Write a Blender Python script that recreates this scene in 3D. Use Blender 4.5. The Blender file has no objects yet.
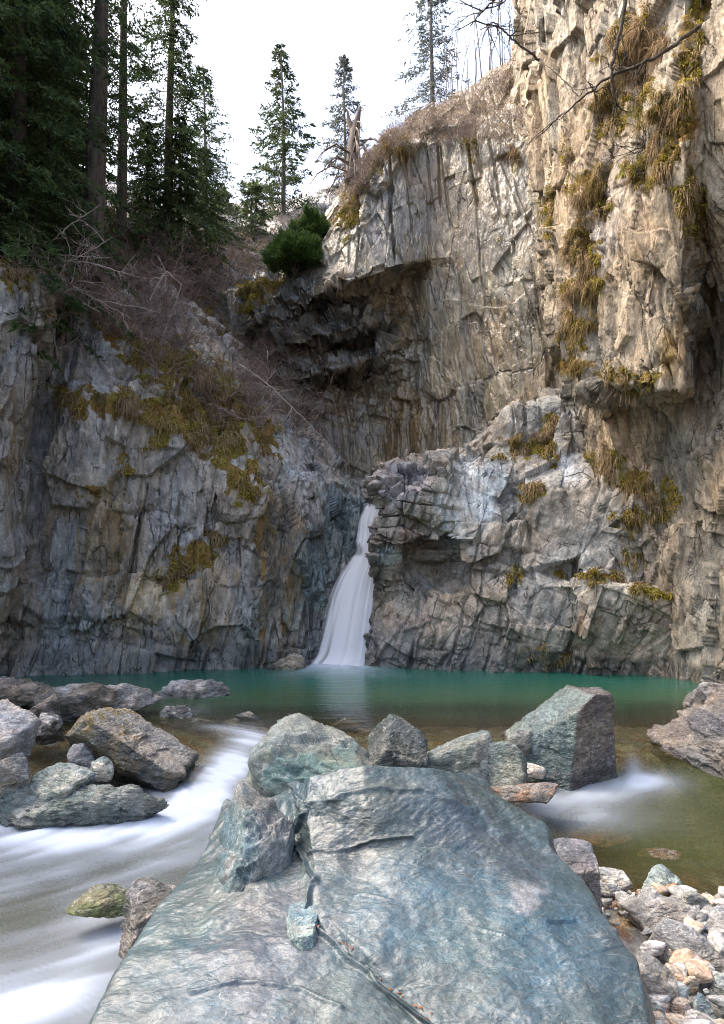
import bpy, math, random
import numpy as np
from mathutils import Vector, Matrix

random.seed(7)
rng = np.random.default_rng(7)
SC = bpy.context.scene
COL = SC.collection

# ------------------------------------------------------------------ camera frame
F, CX, HY, H = 683.0, 362.0, 590.0, 2.3


def P(px, py, D):
    """world point seen at a pixel at the distance D"""
    return np.array([(px - CX) / F * D, D, H + (HY - py) / F * D])


def proj(v):
    y = np.maximum(v[..., 1], 0.3)
    return CX + F * v[..., 0] / y, HY - F * (v[..., 2] - H) / y


# ------------------------------------------------------------------ noise
U = np.uint32


def hsh(ix, iy, iz, seed):
    h = (ix.astype(np.int64) * 0x8da6b343 + iy.astype(np.int64) * 0xd8163841 + iz.astype(np.int64) * 0xcb1ab31f
         + seed * 0x9e3779b1) & 0xffffffff
    h = h.astype(U)
    h ^= h >> U(15); h *= U(0x2c1b3c6d); h ^= h >> U(12); h *= U(0x297a2d39); h ^= h >> U(15)
    return h


def perlin(p, seed=0):
    i = np.floor(p); f = (p - i).astype(np.float32); i = i.astype(np.int64)
    u = f * f * f * (f * (f * 6 - 15) + 10)
    out = np.zeros(p.shape[:-1], np.float32)
    for dx in (0, 1):
        for dy in (0, 1):
            for dz in (0, 1):
                h = hsh(i[..., 0] + dx, i[..., 1] + dy, i[..., 2] + dz, seed)
                gx = (h & U(1023)).astype(np.float32) / 511.5 - 1
                gy = ((h >> U(10)) & U(1023)).astype(np.float32) / 511.5 - 1
                gz = ((h >> U(20)) & U(1023)).astype(np.float32) / 511.5 - 1
                w = (u[..., 0] if dx else 1 - u[..., 0]) * (u[..., 1] if dy else 1 - u[..., 1]) * (u[..., 2] if dz else 1 - u[..., 2])
                out += w * (gx * (f[..., 0] - dx) + gy * (f[..., 1] - dy) + gz * (f[..., 2] - dz))
    return out * 1.2


def fbm(p, octs=4, seed=0, gain=0.5, ridged=False):
    a, s, out = 1.0, 1.0, 0.0
    for o in range(octs):
        n = perlin(p * s + 17.3 * o, seed + o)
        if ridged:
            n = 1 - 2 * np.abs(n) * 1.6
        out = out + a * n
        a *= gain; s *= 2.03
    return out


def voro(q, seed=0):
    """nearest and second nearest feature distances, random numbers of the cell, vector to its centre"""
    b = np.floor(q).astype(np.int64)
    N = q.shape[:-1]
    f1 = np.full(N, 9.0, np.float32); f2 = np.full(N, 9.0, np.float32)
    hid = np.zeros(N, U); dv = np.zeros(q.shape, np.float32)
    for dx in (-1, 0, 1):
        for dy in (-1, 0, 1):
            for dz in (-1, 0, 1):
                cx, cy, cz = b[..., 0] + dx, b[..., 1] + dy, b[..., 2] + dz
                h = hsh(cx, cy, cz, seed)
                vx = (q[..., 0] - cx - (h & U(1023)).astype(np.float32) / 1023).astype(np.float32)
                vy = (q[..., 1] - cy - ((h >> U(10)) & U(1023)).astype(np.float32) / 1023).astype(np.float32)
                vz = (q[..., 2] - cz - ((h >> U(20)) & U(1023)).astype(np.float32) / 1023).astype(np.float32)
                d = np.sqrt(vx * vx + vy * vy + vz * vz)
                near = d < f1
                f2 = np.where(near, f1, np.minimum(f2, d))
                f1 = np.where(near, d, f1)
                hid = np.where(near, h, hid)
                dv[..., 0] = np.where(near, vx, dv[..., 0])
                dv[..., 1] = np.where(near, vy, dv[..., 1])
                dv[..., 2] = np.where(near, vz, dv[..., 2])
    h2 = hid * U(2654435761); h2 ^= h2 >> U(13); h2 *= U(0x5bd1e995); h2 ^= h2 >> U(15)
    r = np.stack([(h2 & U(255)).astype(np.float32) / 255, ((h2 >> U(8)) & U(255)).astype(np.float32) / 255,
                  ((h2 >> U(16)) & U(255)).astype(np.float32) / 255, ((h2 >> U(24)) & U(255)).astype(np.float32) / 255], -1)
    return f1, f2, r, dv


def rotm(rx=0, ry=0, rz=0):
    return np.array(Matrix.Rotation(math.radians(rz), 3, 'Z') @ Matrix.Rotation(math.radians(ry), 3, 'Y') @ Matrix.Rotation(math.radians(rx), 3, 'X'))


def facet(p, size, R, seed, step=1.0, tilt=0.8, crack=0.0, crack_w=0.06):
    """blocks split along joints: every cell is a flat tilted face with its own offset"""
    q = (p @ R) / np.array(size)
    f1, f2, r, dv = voro(q, seed)
    d = (r[..., 0] - 0.5) * step + ((r[..., 1] - .5) * dv[..., 0] + (r[..., 2] - .5) * dv[..., 1] + (r[..., 3] - .5) * dv[..., 2]) * 2 * tilt
    e = f2 - f1
    if crack:
        d = d - crack * np.clip(1 - e / crack_w, 0, 1)
    return d, e, r[..., 3]


def sstep(a, b, x):
    t = np.clip((x - a) / (b - a), 0, 1)
    return t * t * (3 - 2 * t)


# ------------------------------------------------------------------ scene bookkeeping
def tag(o, label, cat, group=None, kind=None):
    o['label'] = label
    o['category'] = cat
    if group: o['group'] = group
    if kind: o['kind'] = kind
    return o


def link(o, parent=None):
    COL.objects.link(o)
    if parent is not None:
        o.parent = parent
    return o


def empty(name, loc):
    o = bpy.data.objects.new(name, None)
    o.empty_display_size = 0.3
    o.location = loc
    return link(o)


def np_mesh(name, verts, faces_flat, sizes, mat=None, smooth=False, attrs=None):
    me = bpy.data.meshes.new(name)
    verts = np.asarray(verts, np.float32).reshape(-1, 3)
    faces_flat = np.asarray(faces_flat, np.int32).ravel(); sizes = np.asarray(sizes, np.int32)
    me.vertices.add(len(verts)); me.vertices.foreach_set('co', verts.ravel())
    me.loops.add(len(faces_flat)); me.loops.foreach_set('vertex_index', faces_flat)
    me.polygons.add(len(sizes))
    st = np.concatenate([[0], np.cumsum(sizes)[:-1]]).astype(np.int32)
    me.polygons.foreach_set('loop_start', st); me.polygons.foreach_set('loop_total', sizes)
    if smooth:
        me.polygons.foreach_set('use_smooth', np.ones(len(sizes), bool))
    me.update(calc_edges=True)
    me.validate()
    for k, a in (attrs or {}).items():
        a = np.asarray(a, np.float32)
        if a.ndim == 2:
            if a.shape[1] == 3: a = np.concatenate([a, np.ones((len(a), 1), np.float32)], 1)
            t = me.attributes.new(k, 'FLOAT_COLOR', 'POINT'); t.data.foreach_set('color', a.ravel().astype(np.float32))
        else:
            t = me.attributes.new(k, 'FLOAT', 'POINT'); t.data.foreach_set('value', a.ravel())
    if mat: me.materials.append(mat)
    return me


def grid_faces(nr, nc):
    i = np.arange((nr - 1) * (nc - 1))
    r, c = i // (nc - 1), i % (nc - 1)
    a = r * nc + c
    return np.stack([a, a + nc, a + nc + 1, a + 1], 1).ravel(), np.full(len(i), 4)


# ------------------------------------------------------------------ materials
class NT:
    def __init__(s, name):
        s.m = bpy.data.materials.new(name); s.m.use_nodes = True
        s.t = s.m.node_tree; s.t.nodes.clear()
        s.out = s.n('ShaderNodeOutputMaterial')

    def n(s, typ, **kw):
        nd = s.t.nodes.new(typ)
        for k, v in kw.items(): setattr(nd, k, v)
        return nd

    def put(s, sock, v):
        if isinstance(v, bpy.types.NodeSocket): s.t.links.new(v, sock)
        elif v is not None: sock.default_value = v

    def attr(s, name, out='Fac'):
        return s.n('ShaderNodeAttribute', attribute_name=name).outputs[out]

    def pos(s, scale=(1, 1, 1), rot=(0, 0, 0)):
        tc = s.n('ShaderNodeTexCoord'); mp = s.n('ShaderNodeMapping')
        s.put(mp.inputs['Vector'], tc.outputs['Object']); mp.inputs['Scale'].default_value = scale
        mp.inputs['Rotation'].default_value = [math.radians(a) for a in rot]
        return mp.outputs[0]

    def noise(s, vec, scale, detail=6, rough=.6, dist=0, typ='FBM', out=0):
        nd = s.n('ShaderNodeTexNoise'); nd.noise_type = typ
        if typ == 'FBM': nd.normalize = True
        s.put(nd.inputs['Vector'], vec); nd.inputs['Scale'].default_value = scale
        nd.inputs['Detail'].default_value = detail; nd.inputs['Roughness'].default_value = rough
        nd.inputs['Distortion'].default_value = dist
        return nd.outputs[out]

    def ramp(s, fac, *pts):
        nd = s.n('ShaderNodeValToRGB'); s.put(nd.inputs[0], fac); el = nd.color_ramp.elements
        while len(el) < len(pts): el.new(0.5)
        for e, (p, c) in zip(el, pts):
            e.position = p; e.color = (c, c, c, 1) if not isinstance(c, tuple) else (*c, 1)
        return nd.outputs[0]

    def rng(s, v, a, b, c=0, d=1, smooth=True):
        nd = s.n('ShaderNodeMapRange'); nd.interpolation_type = 'SMOOTHSTEP' if smooth else 'LINEAR'
        s.put(nd.inputs[0], v)
        for i, x in enumerate((a, b, c, d)): s.put(nd.inputs[i + 1], x)
        return nd.outputs[0]

    def math(s, op, a, b=None, c=None, clamp=False):
        nd = s.n('ShaderNodeMath', operation=op); nd.use_clamp = clamp
        s.put(nd.inputs[0], a); s.put(nd.inputs[1], b)
        if c is not None: s.put(nd.inputs[2], c)
        return nd.outputs[0]

    def mix(s, fac, a, b, mode='MIX'):
        nd = s.n('ShaderNodeMix', data_type='RGBA', blend_type=mode); nd.clamp_factor = True
        s.put(nd.inputs[0], fac)
        for i, v in ((6, a), (7, b)):
            if isinstance(v, tuple) and len(v) == 3: v = (*v, 1)
            if isinstance(v, (int, float)): v = (v, v, v, 1)
            s.put(nd.inputs[i], v)
        return nd.outputs[2]

    def bump(s, h, dist, strength=1.0, normal=None):
        nd = s.n('ShaderNodeBump'); s.put(nd.inputs['Height'], h)
        nd.inputs['Distance'].default_value = dist; nd.inputs['Strength'].default_value = strength
        if normal is not None: s.put(nd.inputs['Normal'], normal)
        return nd.outputs[0]

    def principled(s, color, rough=.8, normal=None, spec=.4, **kw):
        b = s.n('ShaderNodeBsdfPrincipled')
        if isinstance(color, tuple): color = (*color, 1)
        s.put(b.inputs['Base Color'], color); s.put(b.inputs['Roughness'], rough)
        s.put(b.inputs['Specular IOR Level'], spec)
        if normal is not None: s.put(b.inputs['Normal'], normal)
        for k, v in kw.items(): s.put(b.inputs[k], v)
        s.t.links.new(b.outputs[0], s.out.inputs[0])
        return b


def rock_material(name, fine=1.0, streak=0.5, stain=(.20, .11, .035), lichen=0.25, bumpd=.05, vein=0.0, rough=.78,
                  grain_dir=(0, 0, 0), grain=(1, 1, 1), speck=0.3, joints=1.0, jscale=(1, 1, .45), jrot=(0, 0, 0), con=1.0, chip=.55, spec=.3):
    t = NT(name)
    p = t.pos(); base = t.attr('Col', 'Color')
    gp = t.pos(grain, grain_dir)
    n1 = t.noise(p, .9 * fine, 6, .6)
    n2 = t.noise(gp, 5 * fine, 9, .68, .4)
    n3 = t.noise(p, 34 * fine, 4, .7)
    c = t.mix(1, base, t.rng(n1, .3, .7, 1 - .34 * con, 1 + .30 * con), 'MULTIPLY')
    c = t.mix(1, c, t.rng(n2, .28, .72, 1 - .5 * con, 1 + .42 * con), 'MULTIPLY')
    c = t.mix(speck, c, t.rng(n3, .3, .7, .4, 1.5), 'MULTIPLY')
    # hue drift: cooler and warmer beds
    hue = t.noise(t.pos((1, 1, .6)), .55 * fine, 4, .5)
    c = t.mix(t.rng(hue, .42, .66, 0, .55), c, t.mix(1, c, (1.2, .98, .74), 'MULTIPLY'))
    c = t.mix(t.rng(hue, .5, .3, 0, .5), c, t.mix(1, c, (.82, .98, 1.16), 'MULTIPLY'))
    # run-off stains, pale lime and rusty
    sp = t.pos((2.2 * fine, 2.2 * fine, .16 * fine))
    s1 = t.noise(sp, 1.0, 6, .65, .3)
    c = t.mix(t.math('MULTIPLY', t.rng(s1, .52, .7), t.math('ADD', t.attr('stain'), streak * .35, clamp=True)), c, stain)
    s2 = t.noise(t.pos((3.1 * fine, 3.1 * fine, .2 * fine)), 1.3, 5, .6)
    c = t.mix(t.math('MULTIPLY', t.rng(s2, .56, .72), streak * .5), c, t.mix(1, c, 1.7, 'MULTIPLY'))
    s3 = t.noise(t.pos((2.7 * fine, 2.7 * fine, .12 * fine)), 1.9, 5, .6)
    c = t.mix(t.math('MULTIPLY', t.rng(s3, .55, .7), streak * .5), c, t.mix(1, c, (.24, .225, .225), 'MULTIPLY'))
    # dark joint lines, sunk in the bump as well
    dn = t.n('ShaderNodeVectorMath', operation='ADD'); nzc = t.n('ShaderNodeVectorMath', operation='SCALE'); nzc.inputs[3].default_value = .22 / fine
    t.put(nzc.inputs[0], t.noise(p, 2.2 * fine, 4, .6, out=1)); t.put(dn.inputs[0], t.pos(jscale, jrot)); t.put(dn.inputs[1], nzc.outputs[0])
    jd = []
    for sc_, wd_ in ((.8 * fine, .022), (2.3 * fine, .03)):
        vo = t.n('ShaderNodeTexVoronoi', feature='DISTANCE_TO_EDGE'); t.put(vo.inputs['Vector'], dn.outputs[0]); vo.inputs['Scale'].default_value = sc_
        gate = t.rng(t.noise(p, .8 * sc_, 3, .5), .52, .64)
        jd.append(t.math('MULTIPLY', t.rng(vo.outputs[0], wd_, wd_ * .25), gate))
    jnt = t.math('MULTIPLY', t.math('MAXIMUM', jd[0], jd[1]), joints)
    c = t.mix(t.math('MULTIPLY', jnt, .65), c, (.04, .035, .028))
    # lichen
    l1 = t.noise(p, 7 * fine, 7, .75)
    c = t.mix(t.rng(l1, .60, .68, 0, lichen), c, (.46, .46, .42))
    l2 = t.noise(t.pos(rot=(20, 40, 0)), 3.3 * fine, 8, .78)
    c = t.mix(t.rng(l2, .64, .70, 0, lichen * .9), c, (.05, .05, .045))
    if vein:
        v = t.noise(gp, 1.1 * fine, 4, .5, 1.2)
        c = t.mix(t.math('MULTIPLY', t.rng(t.math('ABSOLUTE', t.math('SUBTRACT', v, .5)), .012, .0), vein), c, (.5, .48, .46))
    # wet
    wet = t.rng(t.math('ADD', t.attr('wet'), t.rng(n2, .2, .8, -.3, .3, False)), .25, .75)
    c = t.mix(wet, c, t.mix(1, c, (.42, .44, .45), 'MULTIPLY'))
    # moss
    mn = t.noise(p, 3.2 * fine, 6, .7); mn2 = t.noise(p, 16, 4, .7)
    mo = t.rng(t.math('ADD', t.attr('moss'), t.rng(mn, .25, .75, -.42, .42, False)), .42, .62)
    mcol = t.mix(t.rng(mn2, .3, .7), t.mix(t.rng(n1, .4, .6), (.05, .048, .008), (.10, .06, .02)), t.mix(t.rng(n1, .35, .65), (.17, .15, .016), (.22, .135, .04)))
    c = t.mix(mo, c, mcol)
    r = t.math('SUBTRACT', t.rng(n2, .3, .7, rough + .08, rough - .1), t.math('MULTIPLY', wet, .46))
    r = t.math('MAXIMUM', r, t.math('MULTIPLY', mo, .95))
    h1 = t.noise(gp, 8 * fine, 10, .62)
    h2 = t.noise(p, 14 * fine, 8, .7, typ='RIDGED_MULTIFRACTAL')
    chips = []
    for sc_ in (3.4 * fine, 8.5 * fine):
        vc = t.n('ShaderNodeTexVoronoi', feature='F1', distance='CHEBYCHEV'); t.put(vc.inputs['Vector'], dn.outputs[0]); vc.inputs['Scale'].default_value = sc_
        chips.append(vc.outputs['Distance'])
    ch = t.math('ADD', chips[0], t.math('MULTIPLY', chips[1], .45))
    hh = t.math('ADD', t.math('ADD', t.math('MULTIPLY', h1, .7), t.math('MULTIPLY', h2, .13)), t.math('MULTIPLY', ch, chip))
    nb = t.bump(t.math('SUBTRACT', hh, t.math('MULTIPLY', jnt, .8)), bumpd)
    nb = t.bump(mn2, .06, t.math('MULTIPLY', mo, .8), nb) if False else nb
    t.principled(c, r, nb, t.rng(wet, 0, 1, spec, .6))
    return t.m


def simple_mat(name, ca, cb, scale=6, rough=.8, trans=0.0, bumpd=0, vert=None, stretch=(1, 1, 1)):
    t = NT(name)
    n = t.noise(t.pos(stretch), scale, 5, .65)
    c = t.mix(t.rng(n, .32, .68), ca, cb)
    if vert: c = t.mix(1, c, t.attr(vert, 'Color'), 'MULTIPLY')
    nb = t.bump(n, bumpd) if bumpd else None
    b = t.principled(c, rough, nb, .25)
    if trans:
        tr = t.n('ShaderNodeBsdfTranslucent'); t.put(tr.inputs[0], c)
        mx = t.n('ShaderNodeMixShader'); mx.inputs[0].default_value = trans
        t.t.links.new(b.outputs[0], mx.inputs[1]); t.t.links.new(tr.outputs[0], mx.inputs[2])
        t.t.links.new(mx.outputs[0], t.out.inputs[0])
    return t.m


M = {}
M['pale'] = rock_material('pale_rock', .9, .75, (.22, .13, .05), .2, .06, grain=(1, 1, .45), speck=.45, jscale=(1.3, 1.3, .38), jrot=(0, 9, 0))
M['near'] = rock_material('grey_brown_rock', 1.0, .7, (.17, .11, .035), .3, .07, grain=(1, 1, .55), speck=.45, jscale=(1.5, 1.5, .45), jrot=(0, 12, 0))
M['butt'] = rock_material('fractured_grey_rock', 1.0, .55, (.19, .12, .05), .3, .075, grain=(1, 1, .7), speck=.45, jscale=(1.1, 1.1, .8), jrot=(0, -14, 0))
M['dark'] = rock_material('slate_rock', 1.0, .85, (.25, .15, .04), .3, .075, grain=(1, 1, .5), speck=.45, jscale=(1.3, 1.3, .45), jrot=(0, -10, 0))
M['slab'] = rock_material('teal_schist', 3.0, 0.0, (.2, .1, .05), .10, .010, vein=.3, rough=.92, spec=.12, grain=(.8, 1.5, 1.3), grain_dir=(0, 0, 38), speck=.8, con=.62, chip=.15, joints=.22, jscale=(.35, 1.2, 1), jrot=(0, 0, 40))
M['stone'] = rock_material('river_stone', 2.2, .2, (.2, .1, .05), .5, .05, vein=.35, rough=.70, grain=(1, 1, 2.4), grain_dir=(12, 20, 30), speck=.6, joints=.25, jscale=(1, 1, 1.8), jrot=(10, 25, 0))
M['bark'] = simple_mat('bark', (.035, .028, .022), (.09, .075, .06), 9, .9, bumpd=.05, stretch=(1, 1, .25))
M['farbark'] = simple_mat('grey_bark', (.10, .085, .075), (.2, .17, .15), 9, .9, stretch=(1, 1, .3))
M['twig'] = simple_mat('bare_twig', (.115, .085, .07), (.28, .215, .185), 2.5, .85)
M['paletwig'] = simple_mat('pale_twig', (.25, .21, .18), (.42, .36, .31), 2.5, .8)
M['needle'] = simple_mat('dark_needles', (.025, .05, .018), (.075, .115, .036), 1.3, .6, .35)
M['needle2'] = simple_mat('hazed_green_needles', (.05, .075, .034), (.11, .145, .06), 1.1, .6, .4)  # paled so the colour carries haze over the middle-distance spruces
M['needle3'] = simple_mat('hazed_blue_needles', (.085, .10, .09), (.15, .17, .15), .9, .65, .4)  # grey-blue paling puts distance haze into the needle colour
M['needle4'] = simple_mat('bright_needles', (.032, .075, .018), (.09, .145, .034), 2.2, .55, .35)
M['moss'] = simple_mat('moss', (.12, .11, .012), (.34, .28, .03), 1.6, .95, .3)
M['grass'] = simple_mat('dry_grass', (.20, .135, .075), (.40, .30, .18), 1.5, .9, .3)
M['moss2'] = simple_mat('mossy_grass', (.14, .105, .03), (.34, .25, .10), 2.0, .95, .3)
M['leaf'] = simple_mat('fallen_leaf', (.10, .035, .018), (.20, .085, .04), 20, .85)
M['grit'] = simple_mat('grit', (.14, .12, .10), (.30, .27, .24), 20, .9)


# ------------------------------------------------------------------ lofted rock masses
def loft(ctrl, sp, blur=3, cubic=False):
    ctrl = np.asarray(ctrl, float)
    R, C = ctrl.shape[:2]

    def params(A):
        n = []
        for k in range(A.shape[0] - 1):
            L = np.percentile(np.linalg.norm(A[k + 1] - A[k], axis=-1), 75)
            n.append(max(2, int(L / sp)))
        return np.concatenate([k + np.arange(m) / m for k, m in enumerate(n)] + [[A.shape[0] - 1]])
    vis = ctrl
    tr = params(vis); tc = params(np.swapaxes(vis, 0, 1))

    def interp(A, t):
        k = np.clip(np.floor(t).astype(int), 0, A.shape[0] - 2); f = (t - k).reshape(-1, *([1] * (A.ndim - 1)))
        if not cubic:
            return A[k] * (1 - f) + A[k + 1] * f
        p0 = A[np.maximum(k - 1, 0)]; p1 = A[k]; p2 = A[k + 1]; p3 = A[np.minimum(k + 2, A.shape[0] - 1)]
        cub = .5 * (2 * p1 + (p2 - p0) * f + (2 * p0 - 5 * p1 + 4 * p2 - p3) * f * f + (3 * p1 - p0 - 3 * p2 + p3) * f ** 3)
        return cub * .75 + (p1 * (1 - f) + p2 * f) * .25
    G = interp(ctrl, tr)
    G = np.swapaxes(interp(np.swapaxes(G, 0, 1), tc), 0, 1)
    for _ in range(blur):
        G[1:-1] = (G[:-2] + 2 * G[1:-1] + G[2:]) / 4
        G[:, 1:-1] = (G[:, :-2] + 2 * G[:, 1:-1] + G[:, 2:]) / 4
    return G


def normals(G, smooth=6):
    a = np.gradient(G, axis=0); b = np.gradient(G, axis=1)
    n = np.cross(a, b)
    n /= np.linalg.norm(n, axis=-1, keepdims=True) + 1e-9
    for _ in range(smooth):
        n[1:-1] = (n[:-2] + 2 * n[1:-1] + n[2:]) / 4
        n[:, 1:-1] = (n[:, :-2] + 2 * n[:, 1:-1] + n[:, 2:]) / 4
    return n / (np.linalg.norm(n, axis=-1, keepdims=True) + 1e-9)


def blobs(px, py, v, lst, seed=3, rag=.5, nscale=1.2):
    """irregular patches of a mask for moss, stain, wet, smoothing, pale tints and darkened recesses"""
    nz = fbm(v * nscale, 3, seed)
    out = np.zeros(px.shape, np.float32)
    for b in lst:
        cx, cy, rx, ry = b[:4]; rot = b[4] if len(b) > 4 else 0; s = b[5] if len(b) > 5 else 1
        ca, sa = math.cos(math.radians(rot)), math.sin(math.radians(rot))
        dx, dy = px - cx, py - cy
        u, w = (dx * ca + dy * sa) / rx, (-dx * sa + dy * ca) / ry
        d = np.sqrt(u * u + w * w) + nz * rag
        out = np.maximum(out, s * sstep(1.15, .55, d))
    return out


GEO = {}


def rock_mass(name, ctrl, sp, recipe, mat, base, tints=(), moss=(), stain=(), seed=1, blur=3, cubic=False, wetz=.95, smooth=False, wets=(), mossup=.0, calm=(), extra=None, tintrag=.45):
    G = loft(ctrl, sp, blur, cubic)
    N = normals(G, 8)
    # outward = towards the camera side
    p = G.reshape(-1, 3); n = N.reshape(-1, 3)
    toward = np.array([0, 0, 3.0]) - p
    if np.median((n * toward).sum(1)) < 0: n = -n
    d, tone = recipe(p, n, seed)
    if len(calm):
        qx, qy = proj(p); d = d * (1 - .85 * blobs(qx, qy, p, calm, seed + 17, .3))
    if extra is not None: d = d + extra(p, seed)
    v = p + n * d[:, None]
    V = v.reshape(G.shape)
    px, py = proj(v)
    n2 = normals(V, 2).reshape(-1, 3)
    if np.median((n2 * n).sum(1)) < 0: n2 = -n2
    col = np.ones((len(v), 3), np.float32) * np.array(base, np.float32)
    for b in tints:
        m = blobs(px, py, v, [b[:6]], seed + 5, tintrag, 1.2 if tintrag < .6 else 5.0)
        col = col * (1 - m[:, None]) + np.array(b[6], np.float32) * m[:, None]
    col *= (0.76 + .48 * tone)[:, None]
    mo = blobs(px, py, v, moss, seed + 9, .95, 2.0) if len(moss) else np.zeros(len(v))
    if len(moss):
        mo = mo * (0.65 + .35 * sstep(-.1, .55, n2[:, 2]))
    if mossup:
        mo = np.maximum(mo, mossup * sstep(.45, .8, n2[:, 2]) * sstep(-.1, .3, fbm(v * .5, 3, seed + 2)))
    sn = blobs(px, py, v, stain, seed + 11, .5) if len(stain) else np.zeros(len(v))
    wt = sstep(wetz, wetz * .25, v[:, 2] + .35 * fbm(v * .8, 2, seed + 4)) * .9
    if len(wets): wt = np.maximum(wt, blobs(px, py, v, wets, seed + 13, .5))
    ff, fs = grid_faces(*G.shape[:2])
    # face winding outwards
    q = ff.reshape(-1, 4)
    fn = np.cross(v[q[:, 1]] - v[q[:, 0]], v[q[:, 3]] - v[q[:, 0]])
    if np.median((fn * n[q[:, 0]]).sum(1)) < 0: q = q[:, ::-1]
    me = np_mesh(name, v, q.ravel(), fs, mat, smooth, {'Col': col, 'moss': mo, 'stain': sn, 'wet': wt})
    o = link(bpy.data.objects.new(name, me))
    GEO[name] = dict(v=v, n=n2, px=px, py=py, moss=mo)
    return o


def pick(px, py, names, dmax=99):
    """the nearest rock point seen at a pixel (and its normal)"""
    best = None
    for nm in names:
        g = GEO[nm]
        d2 = (g['px'] - px) ** 2 + (g['py'] - py) ** 2
        ok = np.where(d2 < 9)[0]
        if len(ok) == 0: ok = np.argsort(d2)[:1]
        i = ok[np.argmin(g['v'][ok, 1])]
        e = (d2[i] > 16, g['v'][i, 1])
        if best is None or e < best[0]: best = (e, g['v'][i].copy(), g['n'][i].copy())
    return best[1], best[2]


def net(cols):
    """columns of (px, py, D) -> control net rows x columns"""
    return np.swapaxes(np.array([[P(*q) for q in c] for c in cols]), 0, 1)


def col(px, lst):
    return [(px + (q[2] if len(q) > 2 else 0), q[0], q[1]) for q in lst]


def blocks(p, size, R, seed, step=1.0, tilt=.6):
    """joint blocks: courses of irregular rectangular blocks, each with its own offset and tilt"""
    q = (p @ R) / np.array(size)
    q = q + .30 * np.stack([perlin(q * .37 + 5, seed + 61), perlin(q * .41 + 9, seed + 62), perlin(q * .39, seed + 63)], -1)
    k = np.floor(q[..., 2]); z0 = np.zeros_like(k)
    rk = (hsh(k, z0, z0, seed) & U(1023)).astype(np.float32) / 1023
    a = q[..., 0] + rk * 7; i = np.floor(a)
    ri = (hsh(k, i, z0, seed + 1) & U(1023)).astype(np.float32) / 1023
    b = q[..., 1] + ri * 5; j = np.floor(b)
    h = hsh(i, j, k, seed + 2)
    r = [((h >> U(8 * m)) & U(255)).astype(np.float32) / 255 for m in range(4)]
    fa, fb, fk = a - i - .5, b - j - .5, q[..., 2] - k - .5
    d = (r[0] - .5) * step + 2 * tilt * ((r[1] - .5) * fa + (r[2] - .5) * fk + (r[3] - .5) * fb)
    e = np.minimum(np.minimum(.5 - np.abs(fa), .5 - np.abs(fk)), .5 - np.abs(fb))
    return d, e, ((h >> U(5)) & U(255)).astype(np.float32) / 255


def rec_cliff(big, mid, small, tiny, s1, s2, s3, R, broken=1.0, bias=0.0):
    R2 = R @ rotm(6, -7, 18); R3 = R @ rotm(-9, 5, -25)

    def f(p, n, seed):
        w = p + .14 * np.stack([perlin(p * .6, seed + 31), perlin(p * .6, seed + 32), perlin(p * .6, seed + 33)], -1)
        w2 = p + .035 * np.stack([perlin(p * 2.6, seed + 41), perlin(p * 2.6, seed + 42), perlin(p * 2.6, seed + 43)], -1)
        d1, e1, t1 = facet(w, s1, R, seed, .9, 1.0)
        d2, e2, t2 = blocks(w2, s2, R2, seed + 1, 1, .8)
        d3, e3, t3 = facet(w2, s3, R, seed + 2, 1, 1.0)
        d4, e4, t4 = blocks(w2, tuple(x * .55 for x in s3), R3, seed + 3, 1, .7)
        mask = sstep(-.30, .35, fbm(p * .40, 3, seed + 51) + bias)
        m2 = sstep(-.25, .3, fbm(p * .9, 2, seed + 54) + bias)
        seam = np.clip(1 - e2 / .11, 0, 1) * .55 * m2
        d5, e5, t5 = blocks(w, tuple(x * 2.1 for x in s2), R3, seed + 4, 1, .9)
        d = d1 * big * .75 + mid * 1.25 * d5 + mid * (d2 - seam) * (.15 + .85 * mask) + d3 * small * 1.1 * sstep(.5, .9, m2) + d4 * small * .9 * m2 * mask * broken
        # long open joints
        q = (w2 @ R)
        for sx, ph, dep in ((1.35, 0, .20), (.62, 3.3, .10)):
            a = q[..., 0] / sx + ph + .25 * perlin(q * .3, seed + 71)
            k = np.floor(a); z0 = np.zeros_like(k)
            jit = .25 + .5 * (hsh(k, z0, z0, seed + 72) & U(1023)).astype(np.float32) / 1023
            on = sstep(-.05, .15, perlin(np.stack([k * 3.7, q[..., 1] * .3, q[..., 2] * .35], -1), seed + 73))
            d = d - dep * on * np.clip(1 - np.abs(a - k - jit) * sx / .055, 0, 1)
        d = d + tiny * .6 * fbm(p * np.array([3.2, 3.2, 2.0]), 5, seed + 7, .55)
        return d, .35 * t1 + .35 * t2 + .2 * t3 + .1 * t4
    return f


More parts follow.
